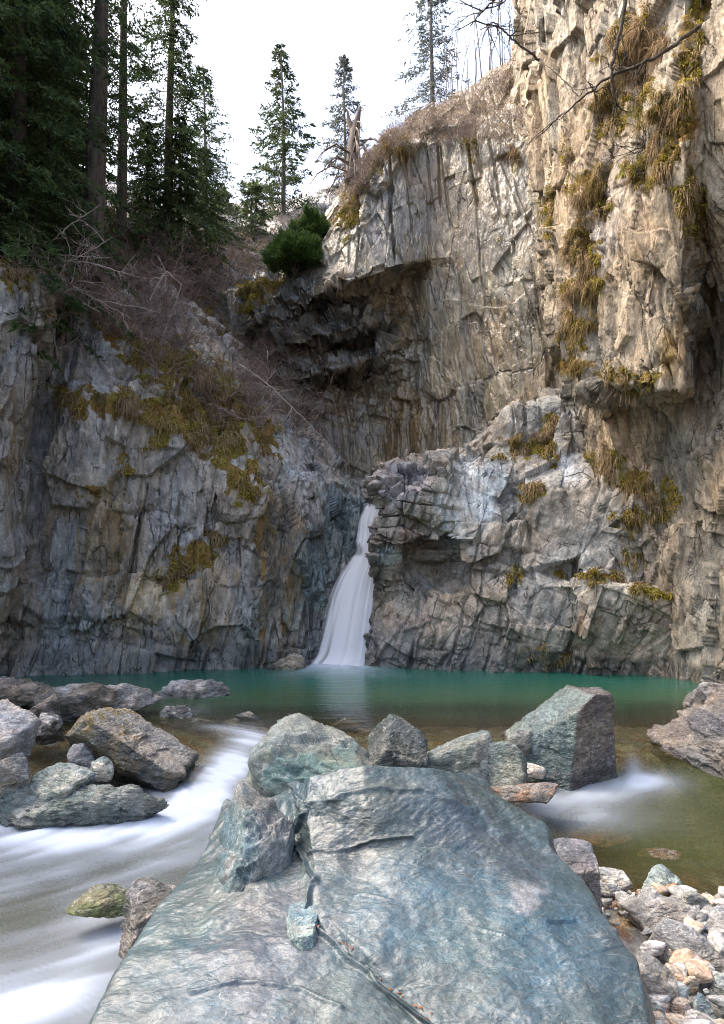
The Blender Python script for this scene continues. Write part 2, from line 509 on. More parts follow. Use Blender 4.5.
# ---- pale main wall at the back of the gorge (with the overhung recess above the falls)
cM = [
    col(205, [(270, 36), (290, 29.5), (330, 29), (360, 28.6), (366, 29.4), (385, 29), (390, 29), (420, 29), (430, 29), (480, 28.5), (560, 28)]),
    col(262, [(270, 35), (292, 27.6), (305, 27.1), (317, 26.9), (325, 28.0), (348, 27.4), (356, 28.6), (385, 27.8), (393, 28.6), (470, 28), (560, 27.6)]),
    col(300, [(248, 34), (268, 27.2), (285, 26.6), (302, 26.3), (312, 27.6), (338, 26.9), (348, 28.5), (376, 27.3), (387, 28.7), (470, 28.3), (560, 28)]),
    col(345, [(190, 31), (212, 26.5), (250, 25.9), (284, 25.4), (298, 27.0), (330, 26.6), (344, 28.6), (368, 27.2), (382, 28.6), (470, 28.2), (560, 28)]),
    col(385, [(132, 28.5), (152, 26), (215, 25.4), (270, 25.0), (286, 27.4), (318, 27.4), (332, 28), (352, 27.6), (366, 28.4), (470, 27.9), (560, 27.5)]),
    col(412, [(118, 28.6), (146, 25.6), (200, 25.5), (262, 25.2), (274, 26.6), (300, 26.7), (320, 26.9), (345, 27), (370, 27.1), (470, 27.0), (560, 27)]),
    col(432, [(107, 28.6), (140, 25.3), (200, 25.4), (258, 25.4), (266, 25.6), (300, 25.7), (320, 25.8), (345, 25.8), (370, 25.9), (470, 25.9), (560, 26)]),
    col(478, [(84, 28.8), (142, 24.6), (190, 24.5), (255, 24.5), (270, 24.5), (300, 24.5), (320, 24.6), (345, 24.6), (370, 24.6), (460, 24.5), (560, 24.5)]),
    col(522, [(50, 29), (140, 23.8), (190, 23.5), (255, 23.2), (270, 23.2), (300, 23.1), (320, 23.1), (345, 23.1), (370, 23.1), (460, 23), (560, 23)]),
    col(560, [(10, 29), (120, 23.2), (190, 22.9), (255, 22.6), (270, 22.6), (300, 22.5), (320, 22.5), (345, 22.5), (370, 22.5), (460, 22.4), (560, 22)]),
    col(640, [(-60, 29), (90, 22.4), (190, 22.2), (255, 22.1), (270, 22.), (300, 22.), (320, 22.), (345, 22.), (370, 22.), (460, 22.), (560, 22)]),
]
RM = rotm(0, -9, -20)
def recess_beds(p, seed):
    qx, qy = proj(p)
    m = sstep(425, 390, qx) * sstep(232, 262, qx) * sstep(268, 285, qy) * sstep(440, 395, qy)
    w = p + .10 * np.stack([perlin(p * 1.2, 5), perlin(p * 1.2, 6), perlin(p * 1.2, 7)], -1)
    return m * (.85 * blocks(w, (1.3, 1.2, .75), rotm(8, 16, 10), 311, 1, .7)[0] * .75 + .2 * blocks(w, (.5, .6, .4), rotm(-8, 22, 30), 313, 1, .7)[0])


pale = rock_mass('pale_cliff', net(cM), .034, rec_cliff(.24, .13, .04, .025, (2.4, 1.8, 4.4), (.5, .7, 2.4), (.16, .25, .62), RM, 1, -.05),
                 M['pale'], (.52, .42, .275),
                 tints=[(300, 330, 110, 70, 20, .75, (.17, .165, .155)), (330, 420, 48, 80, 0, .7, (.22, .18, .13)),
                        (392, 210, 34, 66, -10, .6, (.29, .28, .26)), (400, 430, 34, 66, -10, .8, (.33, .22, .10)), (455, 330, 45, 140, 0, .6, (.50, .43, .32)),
                        (345, 330, 40, 40, 0, .6, (.20, .185, .165)), (420, 200, 18, 60, 0, .4, (.25, .245, .235))],  # tints over the overhung recess are darker than the wall
                 moss=[(352, 205, 12, 38, 20, .9), (370, 165, 12, 26, 40, .8), (258, 292, 30, 18, -20, .9), (500, 245, 7, 20, 0, .6), (470, 150, 10, 14, 0, .6), (515, 165, 10, 24, 0, .6)],
                 stain=[(400, 430, 38, 80, 0, 1), (440, 330, 30, 130, 0, .4), (500, 200, 24, 70, 0, .6), (330, 430, 40, 50, 0, .7)], seed=11, wetz=-5, extra=recess_beds)
tag(pale, 'tall pale tan cliff wall with an overhung dark recess behind the waterfall', 'cliff', kind='structure')

# ---- near right wall, overhanging
cN = [
    col(517, [(-330, 30), (-120, 29), (0, 29), (100, 29), (200, 29), (290, 28), (345, 28), (385, 28), (402, 28), (450, 28), (520, 28), (600, 28), (672, 28), (740, 28)]),
    col(530, [(-330, 24), (-120, 21.6), (0, 21.4), (100, 21.4, 1), (200, 22.5, 6), (290, 22.8, 14), (345, 22.8, 24), (385, 22.6, 34), (402, 22.6, 34), (450, 22.6, 36), (520, 22.6, 40), (600, 22.6, 40), (672, 22, 40), (740, 22, 40)]),
    col(562, [(-330, 21), (-120, 20.0), (0, 19.9), (100, 19.7), (200, 20.0), (290, 20.2), (345, 20.3, 4), (385, 20.5, 10), (402, 21.2, 10), (450, 21.3, 8), (520, 21.3, 8), (600, 21, 8), (672, 20.5, 8), (740, 20, 8)]),
    col(602, [(-330, 19.5), (-120, 18.6), (0, 18.5), (100, 18.2), (200, 18.1), (290, 18.0), (345, 18.1), (383, 18.2), (404, 20.1), (455, 20.1), (520, 20), (600, 20), (672, 19.5), (740, 19)]),
    col(642, [(-330, 18), (-120, 17.3), (0, 17.1), (100, 16.7), (200, 16.4), (290, 16.5), (345, 16.5), (387, 16.5), (412, 18.6), (460, 18.8), (520, 18.8), (600, 18.9), (672, 18.6), (740, 18.4)]),
    col(684, [(-330, 17), (-120, 15.9), (0, 15.6), (100, 15.1), (200, 15.3), (290, 15.7), (345, 15.9), (392, 15.9), (406, 17.4), (455, 17.5), (520, 17.7), (600, 17.6), (672, 17.4), (740, 17)]),
    col(704, [(-330, 16.5), (-120, 15.6), (0, 15.6), (100, 15.4), (200, 15.9), (285, 17.4), (345, 18.0), (392, 17.9), (406, 17.6), (455, 16.9), (520, 17.0), (600, 16.9), (676, 16.6), (740, 16)]),
    col(738, [(-330, 15.4), (-120, 14.7), (0, 14.6), (100, 14.6), (200, 14.8), (285, 16.2), (345, 16.8), (392, 16.8), (406, 16.4), (455, 15.7), (520, 15.7), (600, 15.7), (680, 15.4), (740, 15)]),
    col(900, [(-600, 12), (-200, 11.4), (0, 11.2), (100, 11.2), (200, 11.2), (290, 11.2), (345, 11.2), (392, 11.2), (406, 11.2), (455, 11.2), (520, 11.2), (600, 11.2), (690, 11), (760, 11)]),
    col(1500, [(-1400, 6), (-700, 5.6), (-300, 5.5), (-100, 5.5), (100, 5.5), (200, 5.5), (300, 5.5), (392, 5.5), (420, 5.5), (455, 5.5), (520, 5.5), (600, 5.5), (780, 5.5), (960, 5.5)]),  # wall carried on out of view to block light from the right
]
RN = rotm(5, -12, -35)
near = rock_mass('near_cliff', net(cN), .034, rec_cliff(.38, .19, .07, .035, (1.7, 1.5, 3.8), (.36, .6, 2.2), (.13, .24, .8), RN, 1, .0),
                 M['near'], (.285, .245, .185),
                 tints=[(545, 150, 30, 170, 0, .6, (.38, .325, .24)), (600, 215, 26, 70, 10, .5, (.33, .33, .34)), (690, 460, 40, 60, 0, .5, (.28, .26, .21)),
                        (668, 350, 12, 30, 0, .6, (.38, .24, .04)), (712, 300, 6, 20, 0, .6, (.38, .26, .04)), (705, 350, 25, 50, 0, .45, (.13, .12, .10)), (710, 60, 20, 90, 0, .5, (.2, .19, .17)), (700, 330, 20, 70, 0, .5, (.14, .13, .11)), (695, 180, 46, 230, 0, .6, (.165, .15, .115)), (680, 540, 60, 130, 0, .6, (.19, .18, .155)), (640, 330, 40, 60, 0, .4, (.2, .185, .15))],  # dark tints at the right put the recess shade into the rock colour
                 moss=[(690, 50, 13, 70, 8, 1), (672, 120, 22, 36, 30, 1), (655, 165, 34, 24, -20, 1), (625, 110, 40, 22, -40, .75), (635, 35, 34, 22, -30, .8),
                       (590, 195, 20, 26, -40, .95), (588, 250, 16, 24, 0, .9), (585, 290, 22, 18, -20, 1), (572, 330, 14, 28, 0, .95), (580, 365, 26, 12, 0, 1), (630, 378, 40, 12, 5, .9),
                       (548, 215, 8, 40, 0, .75), (566, 150, 8, 18, 0, .6), (655, 500, 30, 30, 45, .7), (620, 470, 40, 18, 20, .8), (695, 200, 16, 40, 0, .8)],
                 stain=[(668, 345, 18, 60, 0, .9), (560, 200, 30, 150, 0, .55), (640, 260, 50, 120, 0, .4), (660, 480, 30, 70, 0, .6)], seed=23)
tag(near, 'overhanging grey brown cliff with hanging moss and dry grass on the right', 'cliff', kind='structure')

# ---- fractured buttress right of the falls
cB = [
    col(388, [(478, 27), (488, 25), (505, 24), (525, 24), (550, 24), (575, 24, -4), (592, 24, -6), (630, 24, -9), (668, 24, -11), (730, 24, -11)]),
    col(376, [(472, 23), (482, 20.6), (500, 20.3), (518, 20.2), (545, 20.5, -3), (572, 20.8, -5), (592, 20.8, -6), (630, 20.3, -9), (669, 20.1, -11), (730, 20, -11)]),
    col(404, [(455, 23), (465, 20.8), (492, 19.8), (520, 19.9), (548, 20.3), (577, 20.6), (596, 20.9), (630, 19.9), (669, 19.8), (730, 19.7)]),
    col(436, [(452, 23), (463, 21.2), (486, 20.1), (512, 20.1, -6), (546, 21.3), (575, 21.3), (600, 20), (630, 19.7), (669, 19.6), (730, 19.5)]),
    col(470, [(440, 23), (455, 21.8), (490, 20.7), (525, 20.1), (555, 19.7), (584, 19.6), (600, 19.6), (630, 19.4), (670, 19.4), (730, 19.3)]),
    col(515, [(400, 23.5), (407, 21.9), (435, 21.6), (468, 21), (505, 20.2), (560, 19.8), (590, 19.4), (630, 19.2), (671, 19.2), (730, 19.1)]),
    col(560, [(398, 23), (405, 21.3), (432, 20.9), (462, 20.6), (500, 19.6), (572, 19.4), (582, 18.7), (630, 18.6), (672, 18.9), (730, 18.8)]),
    col(600, [(432, 22.5), (442, 20.8), (462, 20.4), (490, 19.5), (535, 19.3), (578, 19.1), (586, 18.3), (630, 18.3), (673, 18.7), (730, 18.6)]),
    col(640, [(452, 21.5), (466, 19.9), (484, 19.5), (508, 19.1), (545, 19), (580, 18.9), (588, 18.0), (630, 18), (674, 18.5), (730, 18.4)]),
    col(684, [(485, 20.5), (505, 18.9), (522, 18.6), (542, 18.5), (562, 18.5), (592, 18.4), (602, 17.9), (632, 17.8), (676, 18.2), (730, 18.1)]),
    col(702, [(500, 21), (525, 20.5), (540, 20.5), (560, 20.5), (575, 20.5), (600, 20.5), (610, 20.2), (635, 20.2), (676, 20.2), (730, 20)]),
]
RB = rotm(10, 14, 15)
def butt_beds(p, seed):
    qx, qy = proj(p)
    m = sstep(470, 440, qx) * sstep(575, 545, qy) * sstep(445, 460, qy)
    d2, e2, t2 = blocks(p + .05 * np.stack([perlin(p * 1.5, 5), perlin(p * 1.5, 6), perlin(p * 1.5, 7)], -1), (1.6, 1.2, .38), rotm(0, 6, 10), 303, 1, .35)
    return m * (.42 * d2 - .25 * np.clip(1 - e2 / .06, 0, 1)) - .9 * np.exp(-(((qx - 425) / 24) ** 2 + ((qy - 562) / 22) ** 4))


butt = rock_mass('rock_buttress', net(cB), .029, rec_cliff(.46, .24, .06, .03, (1.7, 1.5, 1.9), (.8, .7, .8), (.22, .2, .34), RB, 1, -.05),
                 M['butt'], (.27, .25, .215),
                 tints=[(465, 500, 40, 50, 35, .95, (.40, .44, .45)), (500, 465, 16, 50, 20, .7, (.36, .38, .38)), (575, 470, 20, 16, -30, .85, (.46, .47, .47)), (400, 480, 40, 24, -5, .7, (.24, .24, .27)),
                        (408, 545, 36, 20, 0, .6, (.20, .15, .13)), (390, 555, 16, 10, 0, .7, (.40, .46, .48)), (620, 588, 70, 14, 3, .7, (.42, .38, .31)), (600, 625, 36, 36, 0, .5, (.36, .33, .27)), (400, 640, 34, 30, 0, .5, (.20, .19, .19)),
                        (560, 540, 50, 36, 0, .4, (.31, .29, .25))],
                 moss=[(530, 448, 26, 10, -10, 1), (548, 440, 12, 26, 0, .9), (533, 494, 16, 10, 0, 1), (608, 462, 20, 14, 20, 1), (635, 488, 34, 10, 30, 1), (632, 530, 18, 40, 0, .75), (590, 577, 34, 7, 3, .8), (650, 592, 30, 6, 8, .9), (515, 574, 10, 14, 0, .6), (545, 655, 30, 18, 0, .6)],
                 stain=[(560, 640, 60, 40, 0, .6), (420, 540, 40, 30, 0, .6), (640, 540, 30, 40, 0, .6)], seed=37, wetz=.9, calm=[(468, 500, 34, 44, 35), (500, 462, 16, 40, 20), (575, 468, 20, 18, -30), (580, 520, 40, 44, 0)], extra=butt_beds, wets=[(372, 600, 16, 80, 0, .8), (420, 660, 60, 24, 0, .5)])
tag(butt, 'fractured grey rock buttress with a pale slab and ledge right of the falls', 'cliff', kind='structure')

# ---- left cliff
cL = [
    col(-1300, [(-700, 7), (-500, 5), (-100, 5), (200, 5), (420, 5), (560, 5), (700, 5), (780, 5), (920, 5), (1100, 5)]),
    col(-330, [(0, 13), (180, 10), (270, 10), (370, 10), (460, 10), (560, 10), (650, 10.4), (680, 10.6), (750, 10.6), (830, 10.6)]),
    col(-60, [(215, 19), (262, 16.4), (320, 16.2), (400, 16.2), (470, 16.2), (545, 16.4), (620, 16.8), (642, 17), (680, 17.2), (740, 17.2)]),
    col(6, [(235, 20), (284, 17.2), (330, 17), (400, 17), (465, 17.1), (535, 17.4, -8), (622, 18.0), (641, 18.3), (677, 18.1), (740, 18)]),
    col(36, [(240, 22), (290, 17.9), (335, 17.8), (400, 17.8, -4), (455, 17.9, -12), (520, 18.4, -24), (620, 18.5, -6), (641, 18.8, -4), (676, 18.4), (740, 18.3)]),
    col(48, [(250, 23), (302, 20.6), (355, 20.2), (400, 20.0, -2), (455, 19.8, -8), (530, 19.3, -18), (618, 18.8), (640, 19), (675, 18.6), (740, 18.5)]),
    col(90, [(262, 24), (316, 20.6), (362, 20.0), (402, 19.1), (480, 18.9), (555, 18.8), (615, 18.7), (638, 19.1), (674, 18.7), (740, 18.6)]),
    col(132, [(275, 25), (335, 20.9), (382, 20.3), (408, 19.2), (480, 19.0), (560, 19.0), (615, 18.8), (640, 19.2), (673, 18.9), (740, 18.8)]),
    col(180, [(290, 26), (352, 21.6), (398, 20.9), (452, 19.7), (500, 19.5), (560, 19.4), (618, 19.1), (642, 19.3), (672, 19.2), (740, 19.1)]),
    col(216, [(320, 27), (378, 22), (425, 21.2), (468, 20.2), (515, 20.1), (560, 19.8), (618, 19.5), (642, 19.5), (671, 19.4), (740, 19.3)]),
    col(244, [(350, 27.5), (405, 22.3), (445, 21.4), (487, 19.6), (520, 19.5), (560, 19.5), (618, 19.5), (642, 19.6), (670, 19.7), (740, 19.6)]),
    col(272, [(385, 28), (428, 23), (455, 22), (500, 20.8), (530, 20.6), (560, 20.4), (618, 20.2), (642, 20.1), (668, 20), (740, 20)]),
    col(302, [(420, 28), (450, 23.6), (472, 22.8), (506, 21.7), (530, 21.3), (560, 21.0), (620, 20.8), (642, 20.7), (667, 20.6), (740, 20.5)]),
    col(326, [(455, 28), (474, 25), (488, 24), (512, 23.3), (540, 22.7), (575, 22.0), (620, 21.5), (642, 21.3), (666, 21.1), (740, 21)]),
    col(348, [(478, 28), (490, 25.6), (497, 24.9), (520, 24.4), (545, 23.6), (580, 22.8), (620, 22.3), (642, 22), (666, 21.8), (740, 21.6)]),
    col(385, [(478, 28), (488, 26), (497, 25.2), (520, 24.8), (545, 24.0), (580, 23.2), (620, 22.7), (642, 22.4), (666, 22.1), (740, 22)]),
]
RL = rotm(-6, 10, 10)
left = rock_mass('slate_cliff', net(cL), .034, rec_cliff(.42, .24, .07, .03, (1.6, 1.5, 3.2), (.5, .6, 1.8), (.17, .22, .7), RL, 1, .0),
                 M['dark'], (.25, .24, .22),
                 tints=[(145, 600, 26, 40, 10, .85, (.40, .34, .24)), (105, 535, 26, 70, 0, .6, (.20, .155, .08)), (175, 520, 34, 60, 0, .4, (.25, .25, .25)), (215, 600, 34, 50, 0, .6, (.26, .21, .15)), (240, 545, 14, 70, 0, .5, (.25, .245, .25)),
                        (280, 570, 30, 90, 0, .7, (.125, .10, .07)), (322, 560, 26, 70, 20, .85, (.20, .27, .27)), (345, 530, 34, 44, 0, .8, (.23, .29, .29)), (285, 450, 44, 16, 42, .9, (.33, .36, .38)), (60, 400, 40, 40, 0, .4, (.25, .26, .28)), (100, 335, 36, 20, 30, .7, (.24, .27, .27))],
                 moss=[(70, 400, 34, 16, 25, .8), (115, 408, 44, 20, 15, 1), (160, 415, 40, 30, 20, .95), (200, 425, 30, 36, 45, 1), (225, 395, 40, 24, 45, 1), (240, 480, 24, 22, 20, 1), (95, 492, 24, 9, -15, 1), (126, 468, 10, 12, 0, .9), (190, 560, 44, 22, -35, .9), (165, 575, 24, 10, 0, .8),
                       (60, 310, 30, 14, 30, .7), (10, 470, 8, 60, 10, .5), (130, 345, 40, 14, 25, .6), (262, 520, 16, 36, 0, .55), (20, 265, 30, 30, 0, .9), (180, 370, 90, 30, 32, .8), (110, 325, 70, 16, 25, .75), (255, 425, 40, 20, 48, .9), (230, 440, 20, 50, 10, .9)],
                 stain=[(105, 545, 34, 80, 0, 1), (200, 590, 60, 70, 0, .8), (275, 570, 40, 90, 0, .9), (160, 600, 40, 50, 0, .6)], seed=51, wetz=1.0, calm=[(285, 450, 44, 16, 42)], wets=[(325, 590, 30, 90, 0, .8), (345, 530, 30, 40, 0, .8)])
tag(left, 'dark slate grey cliff with mossy ledges and ochre streaks on the left', 'cliff', kind='structure')


# ---- hillside above the left cliff and up the gully
def rec_soil(p, n, seed):
    return .35 * fbm(p * .5, 4, seed) + .08 * fbm(p * 2.5, 3, seed + 3), np.clip(.5 + .6 * fbm(p * .8, 3, seed + 8), 0, 1)


cH = [
    col(-900, [(-900, 14), (-500, 9), (-200, 8), (100, 7)]),
    col(-220, [(20, 40), (70, 24), (130, 17), (250, 13)]),
    col(-10, [(150, 55), (175, 30), (205, 20), (282, 18)]),
    col(60, [(170, 60), (185, 34), (210, 25), (300, 21.0)]),
    col(130, [(190, 60), (200, 36), (228, 28), (332, 21.4)]),
    col(190, [(200, 60), (214, 38), (250, 30), (372, 22.5)]),
    col(240, [(205, 60), (224, 40), (290, 31), (415, 24.5)]),
    col(290, [(200, 60), (216, 40), (300, 33), (440, 27)]),
    col(345, [(180, 60), (200, 42), (300, 36), (460, 30)]),
    col(420, [(130, 60), (150, 44), (300, 38), (460, 32)]),
    col(560, [(60, 60), (100, 46), (300, 40), (460, 34)]),
    col(760, [(0, 60), (60, 46), (300, 40), (460, 34)]),
]
hill = rock_mass('hillside', net(cH), .14, rec_soil, M['near'], (.13, .095, .07), moss=[(120, 300, 120, 40, 20, .6), (200, 330, 60, 40, 30, .7), (10, 240, 40, 40, 0, .9), (260, 250, 60, 30, 0, .5)], seed=61, wetz=-5)
tag(hill, 'brown brushy hillside rising behind the left cliff', 'hillside', kind='structure')

# ---- far mountain
xs = np.linspace(-420, 420, 160)
yy = np.linspace(330, 620, 40)
X, Y = np.meshgrid(xs, yy)
q = np.stack([X / 90, Y / 90, 0 * X], -1).reshape(-1, 3)
Zm = (95 + 40 * np.sin((X + 120) / 130)) * sstep(330, 480, Y) + (38 * fbm(q, 5, 5) * sstep(330, 420, Y).ravel()).reshape(X.shape) + 60
vm = np.stack([X, Y, Zm], -1).reshape(-1, 3)
ff, fs = grid_faces(*X.shape)
me = np_mesh('far_mountain', vm, ff.reshape(-1, 4)[:, ::-1].ravel(), fs, simple_mat('pale_mountain_rock', (.32, .34, .38), (.55, .57, .6), .03, .9), False)  # two pale blue-grey tones mixed by noise
tag(link(bpy.data.objects.new('far_mountain', me)), 'distant pale grey mountain slope glimpsed between the conifers', 'mountain', kind='structure')


# ------------------------------------------------------------------ river bed and water
def smooth1(a, xs, zs):
    return np.interp(a, xs, zs)


def water_z(x, y):
    lz = smooth1(y, [2, 4.7, 6.5, 8, 9.3, 10.4, 11.4, 12.3, 13, 40], [-.86, -.74, -.64, -.54, -.40, -.22, -.09, -.02, 0, 0])
    rz = smooth1(y, [2, 8.6, 9.0, 9.5, 9.9, 10.3, 40], [-.40, -.38, -.36, -.20, -.05, 0, 0])
    t = sstep(-.2, .9, x + .15 * (y - 8))
    return lz * (1 - t) + rz * t


def bed_depth(x, y):
    deep = 1.4 * sstep(11.6, 18, y) * sstep(22.5, 19, y) + .18
    right = .75 * sstep(1.6, 3.2, x) * sstep(5.4, 7.2, y) * sstep(10.3, 9, y)
    leftch = .35 * sstep(-.2, -1.4, x) * sstep(10.5, 8.5, y)
    shore = -.34 * sstep(6.6, 5.5, y + .25 * (x - 2)) * sstep(.8, 1.5, x)
    lrock = -.10 * sstep(-2.8, -4.4, x) * sstep(8.2, 9.5, y) * sstep(14, 12.5, y)
    return deep + right + leftch + shore + lrock


def axis(lo, hi, fine_lo, fine_hi, sp, n_out):
    mid = np.arange(fine_lo, fine_hi, sp)
    a = fine_lo - np.geomspace(.1, fine_lo - lo, n_out)[::-1] if lo < fine_lo else []
    b = fine_hi + np.geomspace(.1, hi - fine_hi, n_out)
    return np.concatenate([a, mid, b])


xs = axis(-1500, 1500, -12, 12, .07, 30); ys = axis(-600, 2500, 2.2, 24, .07, 30)
X, Y = np.meshgrid(xs, ys)
q = np.stack([X, Y, 0 * X], -1)
nz = fbm(q.reshape(-1, 3) * 1.1, 4, 71).reshape(X.shape)
vz_ = voro(q.reshape(-1, 3) * np.array([4.5, 4.5, 1]), 72)
pebble = (.06 * (1 - vz_[0] * 1.6)).reshape(X.shape)
inb = sstep(16, 12, np.abs(X)) * sstep(30, 24, Y)
Zb = (water_z(X, Y) - bed_depth(X, Y) + .06 * nz) * inb + (1 - inb) * (-1.6) + pebble * inb
vb = np.stack([X, Y, Zb], -1).reshape(-1, 3)
tone = vz_[2]
pal = np.array([[.20, .19, .17], [.24, .18, .11], [.30, .29, .27], [.16, .17, .16], [.22, .13, .07]])
cb = pal[(tone[:, 0] * 4.99).astype(int)] * (.7 + .6 * tone[:, 1:2])
wetb = sstep(.05, -.05, Zb - water_z(X, Y)).ravel()
ff, fs = grid_faces(*X.shape)
me = np_mesh('riverbed', vb, ff.reshape(-1, 4)[:, ::-1].ravel(), fs, M['stone'], True, {'Col': cb, 'wet': wetb * .7, 'moss': 0 * wetb, 'stain': 0 * wetb})
tag(link(bpy.data.objects.new('riverbed', me)), 'pebbly riverbed and gravel bank under and beside the stream', 'riverbed', kind='structure')

# water surface
xs = np.arange(-13, 12, .045); ys = np.concatenate([np.arange(1.8, 12, .035), np.arange(12, 25, .06)])
X, Y = np.meshgrid(xs, ys)
Zw = water_z(X, Y)
vw = np.stack([X, Y, Zw], -1).reshape(-1, 3)
px, py = proj(vw)
foam = np.zeros(len(vw), np.float32)
soft = lambda cx, cy, rx, ry, rot, s: (s * np.exp(-((((px - cx) * math.cos(math.radians(rot)) + (py - cy) * math.sin(math.radians(rot))) / rx) ** 2
                                                    + ((-(px - cx) * math.sin(math.radians(rot)) + (py - cy) * math.cos(math.radians(rot))) / ry) ** 2)))
for b in [(228, 765, 44, 22, -35, 1.0), (188, 808, 62, 26, -22, 1.05), (110, 832, 90, 20, -6, .85), (20, 840, 70, 18, 2, .7), (255, 738, 34, 9, 10, .6), (215, 728, 34, 6, 0, .45),
          (112, 935, 40, 40, -50, .6), (60, 975, 80, 44, -30, .6), (0, 1010, 70, 26, -10, .75), (150, 900, 50, 20, -40, .35), (95, 745, 22, 8, 0, .5), (50, 745, 14, 10, 60, .5), (35, 790, 60, 10, 0, .2),
          (604, 789, 52, 15, -4, .75), (556, 806, 56, 18, -6, .5), (650, 786, 34, 9, 0, .3), (590, 815, 70, 18, 0, .28), (633, 765, 10, 12, 0, .8), (650, 780, 26, 9, 0, .6), (580, 825, 60, 14, 0, .3), (190, 712, 20, 5, 0, .4),
          (338, 667, 40, 5, 0, 1.2), (338, 674, 60, 5, 0, .35)]:
    foam += soft(*b)
# silky strands follow the current
ang = np.where(vw[:, 0] < .4, np.interp(vw[:, 1], [3, 5, 7, 9, 10.5, 12], [200, 210, 215, 225, 245, 262]), 228) * math.pi / 180
fl = np.stack([np.cos(ang), np.sin(ang)], -1)
u = vw[:, 0] * fl[:, 0] + vw[:, 1] * fl[:, 1]; w = -vw[:, 0] * fl[:, 1] + vw[:, 1] * fl[:, 0]
st = fbm(np.stack([u * .35, w * 3.2, 0 * u], -1), 4, 81, .55)
st2 = fbm(np.stack([u * .8, w * 1.1, 0 * u + 4], -1), 3, 85)
veil = .62 * sstep(.1, -.7, vw[:, 0]) * sstep(9.6, 8.6, vw[:, 1]) * sstep(-.7, .7, st + .6 * st2)
foam = np.clip(foam * (.74 + .22 * st + .30 * st2), 0, .86)
foam = foam + (1 - foam) * veil
vw[:, 2] += foam * .03 * (1 + st) + .012 * st2 * sstep(13, 11, vw[:, 1]) + .07 * soft(338, 668, 34, 4, 0, 1.0) * (1 + .6 * st2)
# body colour of the water by its depth
teal = np.array([.004, .11, .08]); green = np.array([.030, .080, .034]); brown = np.array([.085, .062, .022]); grey = np.array([.115, .135, .135])
dep = np.clip(bed_depth(vw[:, 0], vw[:, 1]) + .25 * fbm(vw * np.array([.35, .8, 1]), 3, 91), 0, 2)
t1 = np.maximum(sstep(.2, .8, dep), sstep(11.2, 13.6, vw[:, 1] + .5 * st2))[:, None]; t2 = sstep(.4, 1.5, dep)[:, None]
cw = brown * (1 - t1) + green * t1
t2 = t2 * sstep(12.5, 19.0, vw[:, 1] + .8 * st2)[:, None]
nearg = sstep(12.5, 10.5, vw[:, 1])[:, None]
cw = cw * (1 - .75 * nearg) + np.array([.062, .060, .018]) * .75 * nearg
cw = cw * (1 - t2) + teal * t2
lz = (sstep(.2, -.6, vw[:, 0]) * sstep(11, 9, vw[:, 1]))[:, None] * .7
cw = cw * (1 - lz) + grey * lz
op = np.maximum(np.clip(.24 + .72 * sstep(.2, 1.1, dep), 0, 1), .62 * np.clip(lz[:, 0] * 1.4, 0, 1)) * (1 - .45 * nearg[:, 0] * (1 - lz[:, 0]))
ff, fs = grid_faces(*X.shape)
t = NT('river_water')
foamn = t.attr('foam'); body = t.attr('Col', 'Color')
c = t.mix(foamn, body, (.43, .49, .59))
dif = t.n('ShaderNodeBsdfDiffuse'); t.put(dif.inputs[0], c)
tr = t.n('ShaderNodeBsdfTransparent'); tr.inputs[0].default_value = (.82, .80, .62, 1)
m1 = t.n('ShaderNodeMixShader'); t.put(m1.inputs[0], t.math('MAXIMUM', t.attr('opac'), foamn))
t.t.links.new(tr.outputs[0], m1.inputs[1]); t.t.links.new(dif.outputs[0], m1.inputs[2])
gl = t.n('ShaderNodeBsdfGlossy'); gl.inputs['Roughness'].default_value = .2
wv = t.noise(t.pos((.7, 2.6, 1)), 1.6, 4, .55)
nb = t.bump(wv, .035, .8)
t.put(gl.inputs['Normal'], nb)
fr = t.n('ShaderNodeFresnel'); fr.inputs[0].default_value = 1.33
t.put(fr.inputs['Normal'], nb)
m2 = t.n('ShaderNodeMixShader'); t.put(m2.inputs[0], t.math('MULTIPLY', fr.outputs[0], t.math('SUBTRACT', 1.0, t.math('MULTIPLY', foamn, .9))))
t.t.links.new(m1.outputs[0], m2.inputs[1]); t.t.links.new(gl.outputs[0], m2.inputs[2])
t.t.links.new(m2.outputs[0], t.out.inputs[0])
M['water'] = t.m
me = np_mesh('river', vw, ff.reshape(-1, 4)[:, ::-1].ravel(), fs, M['water'], True, {'Col': cw, 'foam': foam, 'opac': op})
river = link(bpy.data.objects.new('river', me))
tag(river, 'teal plunge pool draining into brown and silky white stream', 'river', kind='structure')

# waterfall: a sheet with body, several overlapping veils
ctl = [  # py, px left, px right, D
    (503, 364, 386, 24.8), (509, 360, 388, 24.2), (520, 355, 388, 23.7), (538, 353, 388, 23.2), (551, 352, 388, 22.6), (562, 346, 388, 22.2), (578, 335, 388, 21.8), (600, 326, 388, 21.5), (630, 319, 386, 21.1), (655, 312, 386, 20.85), (668, 301, 386, 20.6), (676, 292, 386, 20.4)]
ctl = np.array(ctl, float)
tt = np.linspace(0, len(ctl) - 1, 150); ss = np.linspace(0, 1, 90)
C4 = np.stack([np.interp(tt, np.arange(len(ctl)), ctl[:, k]) for k in range(4)], -1)
for _ in range(6): C4[1:-1] = (C4[:-2] + 2 * C4[1:-1] + C4[2:]) / 4
vs, al = [], []
for r_, (py_, pl, pr, D) in enumerate(C4):
    for s in ss:
        bow = -.55 * math.sin(math.pi * min(1, s * 1.0)) * (.3 + .7 * r_ / 150)
        vs.append(P(pl + (pr - pl) * s, py_, D + bow))
        al.append((r_ / 149, s))
vs = np.array(vs); al = np.array(al)
